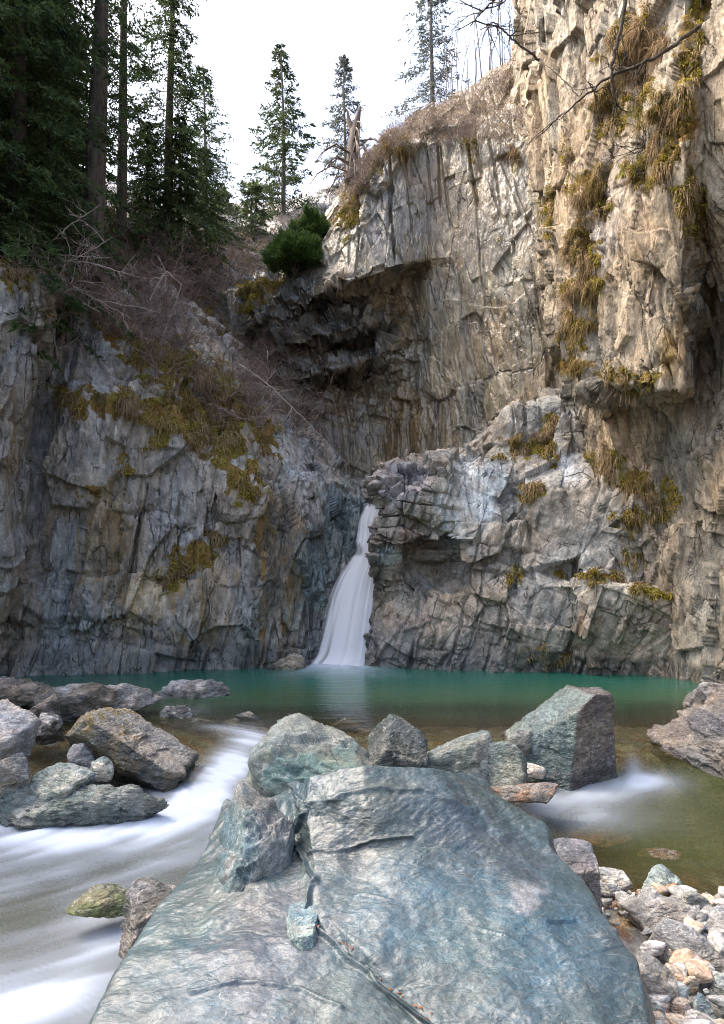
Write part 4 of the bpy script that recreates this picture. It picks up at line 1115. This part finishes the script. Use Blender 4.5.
# left dark spruces
m1 = conifer_meshes(1, 15, .36, .28, 2.6, .42, M['needle'], M['bark'], .42, .12, 7, .25, lean=(.05, 0), width=.026)
place_tree('spruce', m1, tz(90, 246, 20.8), 'tall dark spruce with the thickest leaning trunk at upper left')
m2 = conifer_meshes(2, 16, .20, .22, 2.4, .42, M['needle'], M['bark'], .4, .12, 7, .25, lean=(.02, 0), width=.026)
place_tree('spruce', m2, tz(121, 214, 25.5), 'slender dark spruce just right of the thickest trunk')
m3 = conifer_meshes(3, 16, .28, .0, 3.8, .21, M['needle'], M['bark'], .60, .13, 8, .05, lean=(.0, 0), width=.028, twigs=1.25, pw=.6)
place_tree('spruce', m3, tz(20, 250, 19.5), 'dense dark spruce with hanging boughs filling the upper left corner')
place_tree('spruce', m3, tz(-75, 210, 18), 'dense dark spruce cut by the left edge', 2.1, 1.05)
m4 = conifer_meshes(4, 15, .22, .02, 3.3, .26, M['needle'], M['bark'], .5, .12, 8, .10, lean=(.01, 0), width=.026, twigs=1.2)
place_tree('spruce', m4, tz(168, 240, 28), 'dark green spruce with drooping lower boughs right of the slender one')
m45 = conifer_meshes(14, 11, .2, .0, 3.2, .24, M['needle'], M['bark'], .5, .13, 9, .0, width=.03, twigs=1.4, pw=.65)
place_tree('spruce', m45, tz(60, 225, 29), 'dark spruce seen between the corner boughs and the thick trunk')
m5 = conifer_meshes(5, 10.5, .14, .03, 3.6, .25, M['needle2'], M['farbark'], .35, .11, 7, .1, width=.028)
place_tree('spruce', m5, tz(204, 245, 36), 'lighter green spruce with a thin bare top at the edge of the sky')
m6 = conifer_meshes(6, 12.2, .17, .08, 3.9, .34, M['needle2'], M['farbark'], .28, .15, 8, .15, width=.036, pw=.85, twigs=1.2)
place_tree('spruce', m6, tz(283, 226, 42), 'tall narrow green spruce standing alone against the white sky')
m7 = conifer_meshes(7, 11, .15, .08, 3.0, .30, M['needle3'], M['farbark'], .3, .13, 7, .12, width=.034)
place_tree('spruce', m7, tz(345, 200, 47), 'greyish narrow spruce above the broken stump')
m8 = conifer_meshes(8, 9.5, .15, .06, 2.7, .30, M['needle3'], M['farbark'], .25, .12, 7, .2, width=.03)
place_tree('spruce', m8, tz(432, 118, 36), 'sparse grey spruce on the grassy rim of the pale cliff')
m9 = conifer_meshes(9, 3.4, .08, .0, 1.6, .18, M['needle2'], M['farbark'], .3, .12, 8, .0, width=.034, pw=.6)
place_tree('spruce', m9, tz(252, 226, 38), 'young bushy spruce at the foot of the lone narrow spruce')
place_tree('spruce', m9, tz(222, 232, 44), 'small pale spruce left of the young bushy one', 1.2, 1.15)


for k, (px_, py_, D, s_, lb) in enumerate([(148, 240, 27, .52, 'low dense dark spruce under the drooping boughs, left of three'), (180, 246, 28, .58, 'low dense dark spruce under the drooping boughs, middle of three'), (206, 246, 31, .5, 'low dense dark spruce under the drooping boughs, right of three'), (36, 262, 19, .42, 'low dark spruce at the foot of the corner boughs')]):
    place_tree('spruce', m45, tz(px_, py_, D), lb, k * 1.3, s_)
place_tree('spruce', m3, tz(48, 235, 24), 'dense dark spruce between the corner boughs and the thickest trunk', 5.2, .95)
place_tree('spruce', m3, tz(-25, 240, 22), 'dense dark spruce behind the one in the upper left corner', 4.0, 1.1)

# green juniper bush on the rim
def bush_mesh(seed, R, mat, n=2600):
    r = np.random.default_rng(seed); T = TriMesh()
    d = unit(r.normal(size=(n, 3))); d[:, 2] = np.abs(d[:, 2]) * 1.0 - .15
    lump = 1 + .75 * fbm(d * 2.6, 4, seed)
    org = d * (r.uniform(.45, 1, (n, 1)) ** .5) * np.array(R) * lump[:, None]
    for q_ in range(9):
        td = unit(d + r.normal(size=(n, 3)) * .7 + np.array([0, 0, .35]))
        wv_ = unit(np.cross(td, r.normal(size=(n, 3)))) * .022
        T.tris(org - wv_, org + wv_, org + td * r.uniform(.08, .34, (n, 1)))
    S = TriMesh()
    for k in range(9):
        e = unit(r.normal(size=3)) * np.array(R) * .8; e[2] = abs(e[2])
        S.tube(np.array([[0, 0, -.5], e * .5, e]), [.05, .03, .01], 4)
    return S.build('stem', M['bark']), T.build('foliage', mat)


pt, _ = pick(297, 268, ['pale_cliff'])
sm, fm = bush_mesh(3, (.95, .9, 1.2), M['needle4'], 3600)
e = empty('juniper_bush', P(295, 262, 26.9)); link(bpy.data.objects.new('stem', sm), e); link(bpy.data.objects.new('foliage', fm), e)
tag(e, 'bright green dense conifer bush on the rock rim left of the pale cliff', 'bush')
e = empty('juniper_bush', P(312, 238, 27.8)); e.scale = (.8, .8, .8); e.rotation_euler = (0, 0, 2)
link(bpy.data.objects.new('stem', sm), e); link(bpy.data.objects.new('foliage', fm), e)
tag(e, 'smaller dark green bush up the rim behind the bright one', 'bush')


# bare shrubs
def shrub_mesh(seed, size, n_stem, depth, mat, flat=0.0, rad=.012, bend=.5):
    r = np.random.default_rng(seed); T = TriMesh()

    def grow_(p, d, L, rd, lev):
        m = 5
        pts = [p]
        for k in range(m):
            d = unit(d + r.normal(size=3) * .22 + np.array([0, 0, -.06 * bend]))
            pts.append(pts[-1] + d * L / m)
        T.tube(pts, np.linspace(rd, rd * .45, m + 1), 3)
        if lev > 0:
            for k in range(r.integers(3, 6)):
                i = r.integers(1, m + 1)
                dd = unit(d + r.normal(size=3) * .75 + np.array([0, 0, .1]))
                grow_(pts[i], dd, L * r.uniform(.4, .7), rd * .55, lev - 1)
    for k in range(n_stem):
        a = r.uniform(0, 6.28)
        d = unit(np.array([math.cos(a) * (.5 + flat), math.sin(a) * (.5 + flat), r.uniform(.3, 1.1) * (1 - flat)]))
        grow_(np.array([r.normal() * .08, r.normal() * .08, -.1]), d, size * r.uniform(.6, 1.1), rad, depth)
    return T.build('bare_shrub', mat)


SH1 = [shrub_mesh(300 + k, 1.5, 9, 2, M['twig'], .15, .016) for k in range(5)]
SH2 = [shrub_mesh(310 + k, 1.0, 10, 2, M['paletwig'] if k % 2 else M['twig'], .3, .010) for k in range(4)]


def put_shrub(me, pos, s, rz, label, group):
    o = link(bpy.data.objects.new('bare_shrub', me)); o.location = pos; o.scale = (s,) * 3; o.rotation_euler = (random.uniform(-.25, .25), random.uniform(-.25, .25), rz)
    tag(o, label, 'shrub', group)


k = 0
for i in range(100):
    px_ = random.uniform(55, 300)
    lo = np.interp(px_, [40, 130, 200, 250, 300], [305, 350, 400, 430, 440]); hi = np.interp(px_, [40, 100, 180, 240, 300], [215, 215, 225, 232, 262])
    py_ = random.uniform(hi, lo)
    pos, nn = pick(px_, py_, ['hillside', 'slate_cliff'])
    put_shrub(random.choice(SH1), pos, random.uniform(.7, 1.25), random.uniform(0, 6.28), 'leafless purple brown shrub in the thicket above the left cliff', 'bare shrubs on the left bank')
for i in range(26):
    px_ = random.uniform(235, 310); py_ = random.uniform(330, 425)
    pos, nn = pick(px_, py_, ['hillside', 'slate_cliff', 'pale_cliff'])
    put_shrub(random.choice(SH2), pos, random.uniform(.8, 1.3), random.uniform(0, 6.28), 'leafless pale twiggy shrub in the gully above the falls', 'bare shrubs in the gully')
for i in range(95):
    px_ = random.uniform(352, 523)
    hi = np.interp(px_, [350, 385, 430, 478, 522], [185, 134, 110, 86, 54]); lo = np.interp(px_, [350, 388, 430, 522], [210, 152, 140, 142])
    py_ = random.uniform(hi, lo)
    pos, nn = pick(px_, py_, ['pale_cliff'])
    put_shrub(random.choice(SH2), pos, random.uniform(.4, 1.0), random.uniform(0, 6.28), 'leafless twiggy shrub on the rim of the pale cliff', 'bare shrubs on the cliff rim')

# drooping pale branches on the left bank
def wand(name, pts, r0, label, cat, mat, side=4, seed=1, sub=.35, group=None):
    r = np.random.default_rng(seed); T = TriMesh()
    pts = np.array(pts, float)
    tt_ = np.linspace(0, len(pts) - 1, 8 * len(pts))
    q_ = np.stack([np.interp(tt_, np.arange(len(pts)), pts[:, k]) for k in range(3)], -1)
    for _ in range(4): q_[1:-1] = (q_[:-2] + 2 * q_[1:-1] + q_[2:]) / 4
    q_[1:] += r.normal(size=q_[1:].shape) * .012
    T.tube(q_, np.linspace(r0, r0 * .3, len(q_)), 5)
    for k in range(side):
        i = r.integers(len(q_) // 4, len(q_) - 2)
        d = unit(q_[i + 1] - q_[i] + r.normal(size=3) * .5)
        p = [q_[i]]
        L = sub * r.uniform(.5, 1.5)
        for _ in range(5):
            d = unit(d + r.normal(size=3) * .2); p.append(p[-1] + d * L / 5)
        T.tube(p, np.linspace(r0 * .5, r0 * .12, 6), 3)
        for _ in range(3):
            j = r.integers(1, 5); d2 = unit(d + r.normal(size=3) * .6)
            T.tube([p[j], p[j] + d2 * L * .25, p[j] + unit(d2 + r.normal(size=3) * .3) * L * .5], [r0 * .25, r0 * .18, r0 * .08], 3)
    o = link(bpy.data.objects.new(name, T.build(name, mat, True)))
    return tag(o, label, cat, group)


for k, (a, b, c_) in enumerate([((28, 255), (70, 262), (112, 238)), ((32, 260), (80, 290), (130, 318)), ((40, 265), (95, 300), (160, 312)), ((30, 250), (60, 255), (110, 258)), ((45, 290), (52, 330), (58, 355)),
                                ((35, 255), (70, 225), (100, 205)), ((36, 262), (90, 262), (140, 278)), ((150, 300), (165, 270), (182, 285)), ((40, 270), (75, 300), (100, 312))]):
    wand('drooping_branch', [P(*a, 19.2), P(*b, 18.7), P(*c_, 18.4)], .022, 'long pale bare branch arching over the dark hollow of the left bank', 'branch', M['paletwig'], 7, 400 + k, .6, 'arching branches on the left bank')
wand('dead_pole', [P(160, 345, 22), P(171, 315, 22), P(182, 284, 22)], .05, 'straight dead pole leaning in the thicket on the left bank', 'branch', M['paletwig'], 0, 420)
wand('fallen_branch', [P(240, 365, 22), P(270, 385, 21.6), P(325, 440, 22.2)], .03, 'thin fallen branch lying across the gully toward the falls', 'branch', M['paletwig'], 6, 421, .9)
wand('snow_dusted_branch', [P(36, 190, 21), P(62, 184, 21), P(90, 190, 21.4)], .05, 'white topped branch lying under the dark spruces', 'branch', M['paletwig'], 3, 422, .5)

# saplings on the rim
def sapling_mesh(seed, h):
    r = np.random.default_rng(seed); T = TriMesh(); m = 10
    s_ = np.linspace(0, 1, m)
    a = np.stack([.12 * np.cumsum(r.normal(size=m)) * s_, .12 * np.cumsum(r.normal(size=m)) * s_, h * s_], -1)
    T.tube(a, .032 * (1 - .85 * s_), 5)
    for k in range(16):
        i = r.uniform(.3, .98); p = np.array([np.interp(i, s_, a[:, q_]) for q_ in range(3)])
        az = r.uniform(0, 6.28); d = unit(np.array([math.cos(az), math.sin(az), 1.0])); L = r.uniform(.3, .9) * (1.1 - i)
        T.tube([p, p + d * L * .5, p + unit(d + np.array([0, 0, .5])) * L], [.01, .007, .003], 3)
    return T.build('bare_sapling', M['farbark'])


SP = [sapling_mesh(500 + k, 4.8 + .7 * k) for k in range(4)]
for k in range(20):
    px_ = 440 + k * 4.1 + random.uniform(-4, 4)
    base = np.interp(px_, [430, 478, 522], [112, 88, 56])
    o = link(bpy.data.objects.new('bare_sapling', SP[k % 4])); o.location = P(px_, base + 6, random.uniform(29, 34)); o.rotation_euler = (random.uniform(-.05, .05), random.uniform(-.08, .08), random.uniform(0, 6))
    o.scale = (random.uniform(.7, 1.1),) * 3
    tag(o, 'thin leafless sapling in the row on the rim beside the near cliff', 'sapling', 'bare saplings on the cliff rim')
for k, (px_, b) in enumerate([(363, 168), (405, 130), (395, 136), (412, 126), (330, 205), (240, 236)]):
    o = link(bpy.data.objects.new('bare_sapling', SP[k % 4])); o.location = P(px_, b, 29); o.scale = (.42,) * 3; o.rotation_euler = (.05, .1 * (-1) ** k, k)
    tag(o, 'short leafless sapling on the rim below the lone spruces', 'sapling', 'short bare saplings on the rim')

# broken stump with roots
T = TriMesh(); r = np.random.default_rng(9)
p0 = P(352, 172, 28.5)
T.tube([p0 + [0, 0, -.4], p0 + [.05, 0, .8], p0 + [.12, 0, 1.7], p0 + [.35, 0, 2.75]], [.34, .28, .22, .04], 8)
T.tube([p0 + [.1, 0, 1.5], p0 + [-.15, 0, 2.2], p0 + [-.2, 0, 2.6]], [.15, .1, .02], 6)
for k in range(26):
    a = r.uniform(0, 6.28); L = r.uniform(.8, 2.0)
    s0 = p0 + np.array([.05, 0, r.uniform(-.2, 1.3)])
    d = np.array([math.cos(a), math.sin(a) - .3, 0])
    T.tube([s0, s0 + d * L * .5 + [0, 0, -.05], s0 + d * L * .8 + [0, 0, -.6], s0 + d * L + [0, 0, -1.3]], [.05, .035, .025, .01], 4)
o = link(bpy.data.objects.new('broken_stump', T.build('broken_stump', simple_mat('weathered_wood', (.09, .07, .06), (.21, .17, .145), 5, .9, stretch=(1, 1, .3)))))
tag(o, 'broken weathered tree stump with dangling roots on the cliff rim', 'stump')

# dark bare branches against the near cliff and the sky
wand('bare_branch', [P(700, 26, 14.2), P(652, 60, 14.0), P(610, 76, 14.4), P(572, 106, 15.5), P(535, 140, 18.2)], .045, 'long dark bare branch slanting down across the near cliff', 'branch', M['bark'], 12, 430, .7)
wand('bare_branch', [P(632, -40, 14), P(622, 20, 13.9), P(611, 70, 14.0), P(612, 92, 14.1), P(618, 116, 14.3)], .05, 'dark bare branch hanging straight down before the near cliff', 'branch', M['bark'], 6, 431, .6)
wand('bare_branch', [P(578, 96, 17), P(560, 76, 17.5), P(544, 64, 18)], .018, 'thin dark twig rising left from the slanting branch', 'branch', M['bark'], 5, 432, .5)
wand('bare_branch', [P(555, -60, 19), P(520, -20, 19), P(490, 4, 19), P(470, 26, 19.5)], .05, 'dark bare branch reaching into the sky beside the near cliff', 'branch', M['bark'], 16, 433, 1.0)
wand('bare_branch', [P(540, 60, 20.5), P(515, 42, 20.5), P(495, 22, 20.5), P(480, 30, 20.5)], .04, 'dark bare branch growing from the edge of the near cliff', 'branch', M['bark'], 10, 434, .9)
pos, nn = pick(640, 150, ['near_cliff'])
o = link(bpy.data.objects.new('bare_shrub', shrub_mesh(330, 1.0, 12, 2, M['bark'], .3, .012))); o.location = pos + np.array([0, -.1, 0]); o.rotation_euler = (.5, -1.0, 0)
tag(o, 'dark leafless bush growing out of the mossy bulge of the near cliff', 'shrub')


# ------------------------------------------------------------------ moss fur and dry grass
def blades(org, nrm, length, width, hang, r, segs=2):
    n = len(org)
    d = unit(nrm + r.normal(size=(n, 3)) * .55)
    L = length * r.uniform(.6, 1.4, (n, 1))
    wv_ = unit(np.cross(d, r.normal(size=(n, 3)))) * width * r.uniform(.7, 1.3, (n, 1))
    p1 = org + d * L * .5 + np.array([0, 0, -1]) * L * hang * .2
    p2 = org + d * L * .75 + np.array([0, 0, -1]) * L * hang
    v = np.stack([org - wv_, org + wv_, p1 + wv_ * .7, p1 - wv_ * .7, p2], 1).reshape(-1, 3)
    i = np.arange(n) * 5
    return v, np.stack([i, i + 1, i + 2, i + 3], 1), np.stack([i + 3, i + 2, i + 4], 1)


def fur(name, srcs, count, length, width, hang, mat, label, cat, thr=.5, sel=None):
    r = np.random.default_rng(len(name)); T = TriMesh()
    for s in srcs:
        g = GEO[s]
        w = np.where((g['moss'] > thr) & (g['px'] > -40) & (g['px'] < 764) & (g['py'] > -60), g['moss'] ** 2, 0) * (g['v'][:, 1] / 18) ** 0
        nzm = fbm(g['v'] * 1.4, 3, 44)
        w = w * sstep(-.25, .25, nzm) if sel is None else w * sstep(.05, .4, nzm * sel)
        if w.sum() <= 0: continue
        idx = r.choice(len(w), int(count), p=w / w.sum())
        org = g['v'][idx] + r.normal(size=(len(idx), 3)) * .03
        v, f4, f3 = blades(org, g['n'][idx], length, width, hang, r)
        T.add(v, f4); T.f.append(f3.ravel() + T.n - len(v)); T.sz.append(np.full(len(f3), 3))
    o = link(bpy.data.objects.new(name, T.build(name, mat)))
    return tag(o, label, cat, kind='stuff')


fur('moss', ['near_cliff', 'slate_cliff', 'rock_buttress', 'pale_cliff'], 13000, .11, .018, .5, M['moss'], 'yellow green moss cushions on the cliff ledges', 'moss', .45)
fur('dry_moss', ['near_cliff', 'slate_cliff', 'rock_buttress', 'pale_cliff'], 8000, .14, .014, .8, M['moss2'], 'brown and ochre moss and withered stalks on the cliff ledges', 'moss', .3)
fur('dry_grass', ['near_cliff', 'slate_cliff', 'rock_buttress'], 5500, .26, .012, 1.0, M['grass'], 'tawny dry grass hanging among the moss on the cliffs', 'grass', .5, 1)

# grass on the rim slope of the pale cliff and on the hillside
def scatter_px(name, src, poly, count, length, width, hang, mat, label, seed):
    r = np.random.default_rng(seed); g = GEO[src]
    xs_, hi, lo = np.array(poly).T
    ok = (g['px'] > xs_[0]) & (g['px'] < xs_[-1]) & (g['py'] > np.interp(g['px'], xs_, hi)) & (g['py'] < np.interp(g['px'], xs_, lo))
    idx = r.choice(np.where(ok)[0], count)
    org = g['v'][idx] + r.normal(size=(count, 3)) * .06
    T = TriMesh(); v, f4, f3 = blades(org, unit(g['n'][idx] + np.array([0, 0, .5])), length, width, hang, r)
    T.add(v, f4); T.f.append(f3.ravel()); T.sz.append(np.full(len(f3), 3))
    o = link(bpy.data.objects.new(name, T.build(name, mat)))
    return tag(o, label, 'grass', kind='stuff')


scatter_px('rim_grass', 'pale_cliff', [(340, 185, 215), (388, 130, 160), (430, 106, 142), (478, 82, 140), (530, 45, 140)], 9000, .30, .012, 1.0, simple_mat('rim_grass', (.19, .15, .11), (.37, .30, .23), 1.5, .9, .3), 'dry brown grass overhanging the rim of the pale cliff', 5)
scatter_px('bank_grass', 'hillside', [(-30, 195, 300), (60, 215, 300), (130, 228, 335), (190, 235, 375), (240, 240, 420), (330, 205, 430)], 15000, .35, .014, .8, simple_mat('bank_grass', (.10, .065, .04), (.22, .15, .09), 1.2, .9, .2), 'brown dead grass and leaf litter on the left bank', 6)


# hanging tussocks
def tussock_mesh(seed, R):
    r = np.random.default_rng(seed); T = TriMesh(); n = 760
    d = unit(r.normal(size=(n, 3)) * np.array([1, .8, .7]) + np.array([0, -.35, .25]))
    heads = r.normal(size=(9, 3)) * np.array([R * .55, R * .15, R * .45])
    org = heads[r.integers(0, 9, n)] + d * R * .22 * r.uniform(.2, 1, (n, 1))
    L = R * (.25 + r.exponential(.38, (n, 1)))
    side = unit(np.cross(d, np.array([0, 0, 1.]) + r.normal(size=(n, 3)) * .3)) * .010
    pts = [org]
    dd = d.copy()
    for k in range(4):
        dd = unit(dd + np.array([0, 0, -.55]) + r.normal(size=(n, 3)) * .1)
        pts.append(pts[-1] + dd * L / 4)
    v = []
    for k, p in enumerate(pts):
        w_ = 1 - k / 4.3
        v += [p - side * w_, p + side * w_]
    v = np.stack(v, 1).reshape(-1, 3)
    i = np.arange(n) * 10
    f = np.concatenate([np.stack([i + 2 * k, i + 2 * k + 1, i + 2 * k + 3, i + 2 * k + 2], 1) for k in range(4)])
    T.add(v, f)
    return T.build('grass_tussock', M['grass'] if seed % 2 else M['moss2'])


TS = [tussock_mesh(600 + k, .5) for k in range(4)]
for k, (px_, py_, s, lb) in enumerate([
        (596, 178, 1.1, 'tawny grass tussock topmost of the hanging column on the near cliff'), (584, 200, 1.0, 'tawny tussock second from the top of the hanging column'), (578, 226, .8, 'tawny tussock halfway down the hanging column'),
        (566, 252, .8, 'tawny tussock on the lip left of the hanging column'), (590, 284, 1.1, 'wide tawny tussock capping a rounded knob of the near cliff'), (574, 296, .9, 'tawny tussock left of the wide capping one'),
        (590, 322, .8, 'tawny tussock below the wide capping one'), (565, 345, .9, 'tawny tussock near the foot of the hanging column'), (575, 366, .8, 'greenish tussock lowest of the hanging column'),
        (640, 30, 1.2, 'brown grass tussock high on the near cliff behind the hanging branch'), (620, 50, 1.0, 'brown tussock left of the highest one'), (660, 48, 1.0, 'brown tussock right of the highest one'), (602, 92, .9, 'brown tussock behind the fork of the dark branches'), (640, 75, 1, 'brown tussock just under the slanting branch'),
        (655, 105, 1, 'brown tussock on the mossy rib'), (512, 155, .8, 'tawny tussock on the edge between pale and near cliff'), (515, 440, .8, 'golden tussock on the left shoulder of the buttress'), (545, 436, .7, 'golden tussock beside the left shoulder of the buttress'), (533, 492, .6, 'golden round tussock midway down the buttress'), (606, 458, .9, 'golden tussock beside the pale triangular face'), (640, 482, .7, 'reddish tussock under the overhang'),
        (205, 380, 1.1, 'brown tussock at the top of the left mossy slope'), (185, 400, 1.1, 'brown tussock midway on the left mossy slope'), (215, 415, 1.0, 'brown tussock right on the left mossy slope'), (165, 425, .9, 'brown tussock low on the left mossy slope'), (130, 405, .8, 'brown tussock on the upper left ledge'),
        (400, 145, 1.1, 'straw tussock at the top of the dark groove in the pale cliff'), (385, 152, 1.0, 'straw tussock left of the dark groove')]):
    pos, nn = pick(px_, py_, ['near_cliff', 'rock_buttress', 'pale_cliff', 'slate_cliff'])
    o = link(bpy.data.objects.new('grass_tussock', TS[k % 4])); o.location = pos + nn * .05; s *= .85; o.scale = (s, s, s * random.uniform(.8, 1.2)); o.rotation_euler = (0, 0, math.atan2(nn[0], -nn[1]))
    tag(o, lb, 'grass tussock', 'hanging grass tussocks')

# litter in the joint of the boulder and on the shore
r = np.random.default_rng(12); T = TriMesh()
for k in range(150):
    if k < 24:
        py_ = r.uniform(925, 1020); px_ = np.interp(py_, [925, 960, 990, 1024], [318, 362, 396, 436]) + r.normal() * 4
        g = GEO['foreground_boulder']
        i = np.argmin((g['px'] - px_) ** 2 + (g['py'] - py_) ** 2 + (g['v'][:, 2] < .3) * 1e6); p = g['v'][i] + [0, 0, .006]
    else:
        y = r.uniform(3.7, 5.6); x = (r.uniform(600, 720) - CX) / F * y; p = np.array([x, y, bed_z(x, y) + .09])
    a = unit(r.normal(size=3) * [1, 1, .3]); b = unit(np.cross(a, r.normal(size=3) * .3 + [0, 0, 1])); l = r.uniform(.005, .014)
    T.add([p - a * l, p - b * l * .5, p + a * l, p + b * l * .5], [[0, 1, 2, 3]])
o = link(bpy.data.objects.new('leaf_litter', T.build('leaf_litter', M['leaf'])))
tag(o, 'reddish dead leaf litter in the boulder crack and between shore stones', 'litter', kind='stuff')
wand('driftwood_twig', [np.array([1.52, 5.35, -.02]), np.array([1.68, 5.1, .02]), np.array([1.80, 4.95, -.02])], .012, 'thin dry twig lying across the pale shore stones', 'twig', M['twig'], 3, 440, .2)

# ------------------------------------------------------------------ light, sky, camera
SUN_AZ, SUN_EL = -74, 52          # degrees: azimuth from +Y (negative = left), elevation
sd = Vector((math.sin(math.radians(SUN_AZ)) * math.cos(math.radians(SUN_EL)), math.cos(math.radians(SUN_AZ)) * math.cos(math.radians(SUN_EL)), math.sin(math.radians(SUN_EL))))
L = bpy.data.lights.new('sun', 'SUN'); L.energy = .55; L.angle = math.radians(25); L.color = (1, .95, .88)
lo = link(bpy.data.objects.new('sun', L)); lo.rotation_euler = sd.to_track_quat('Z', 'Y').to_euler()
W = bpy.data.worlds.new('World'); SC.world = W; W.use_nodes = True
nt = W.node_tree; nt.nodes.clear()
sky = nt.nodes.new('ShaderNodeTexSky'); sky.sky_type = 'NISHITA'; sky.sun_disc = False
sky.sun_elevation = math.radians(SUN_EL); sky.sun_rotation = math.radians(SUN_AZ)
sky.air_density = 1.0; sky.dust_density = 7.0; sky.ozone_density = 1.0
bg = nt.nodes.new('ShaderNodeBackground'); bg.inputs[1].default_value = .15
ow = nt.nodes.new('ShaderNodeOutputWorld')
nt.links.new(sky.outputs[0], bg.inputs[0]); nt.links.new(bg.outputs[0], ow.inputs[0])

cam = bpy.data.cameras.new('camera'); co = link(bpy.data.objects.new('camera', cam))
co.location = (0, 0, H); co.rotation_euler = (math.radians(90), 0, 0)
cam.sensor_fit = 'VERTICAL'; cam.sensor_height = 36; cam.lens = F / 1024 * 36
cam.shift_y = (HY - 512) / 1024
cam.clip_start = .05; cam.clip_end = 4000
SC.camera = co
SC.render.engine = 'CYCLES'
SC.cycles.use_denoising = True; SC.cycles.denoiser = 'OPENIMAGEDENOISE'; SC.cycles.denoising_input_passes = 'RGB_ALBEDO_NORMAL'; SC.cycles.denoising_prefilter = 'NONE'; SC.cycles.filter_width = 1.1
SC.cycles.max_bounces = 6; SC.cycles.diffuse_bounces = 3; SC.cycles.transparent_max_bounces = 8
SC.view_settings.view_transform = 'Standard'; SC.view_settings.look = 'None'
SC.view_settings.exposure = 2.27; SC.view_settings.gamma = 1
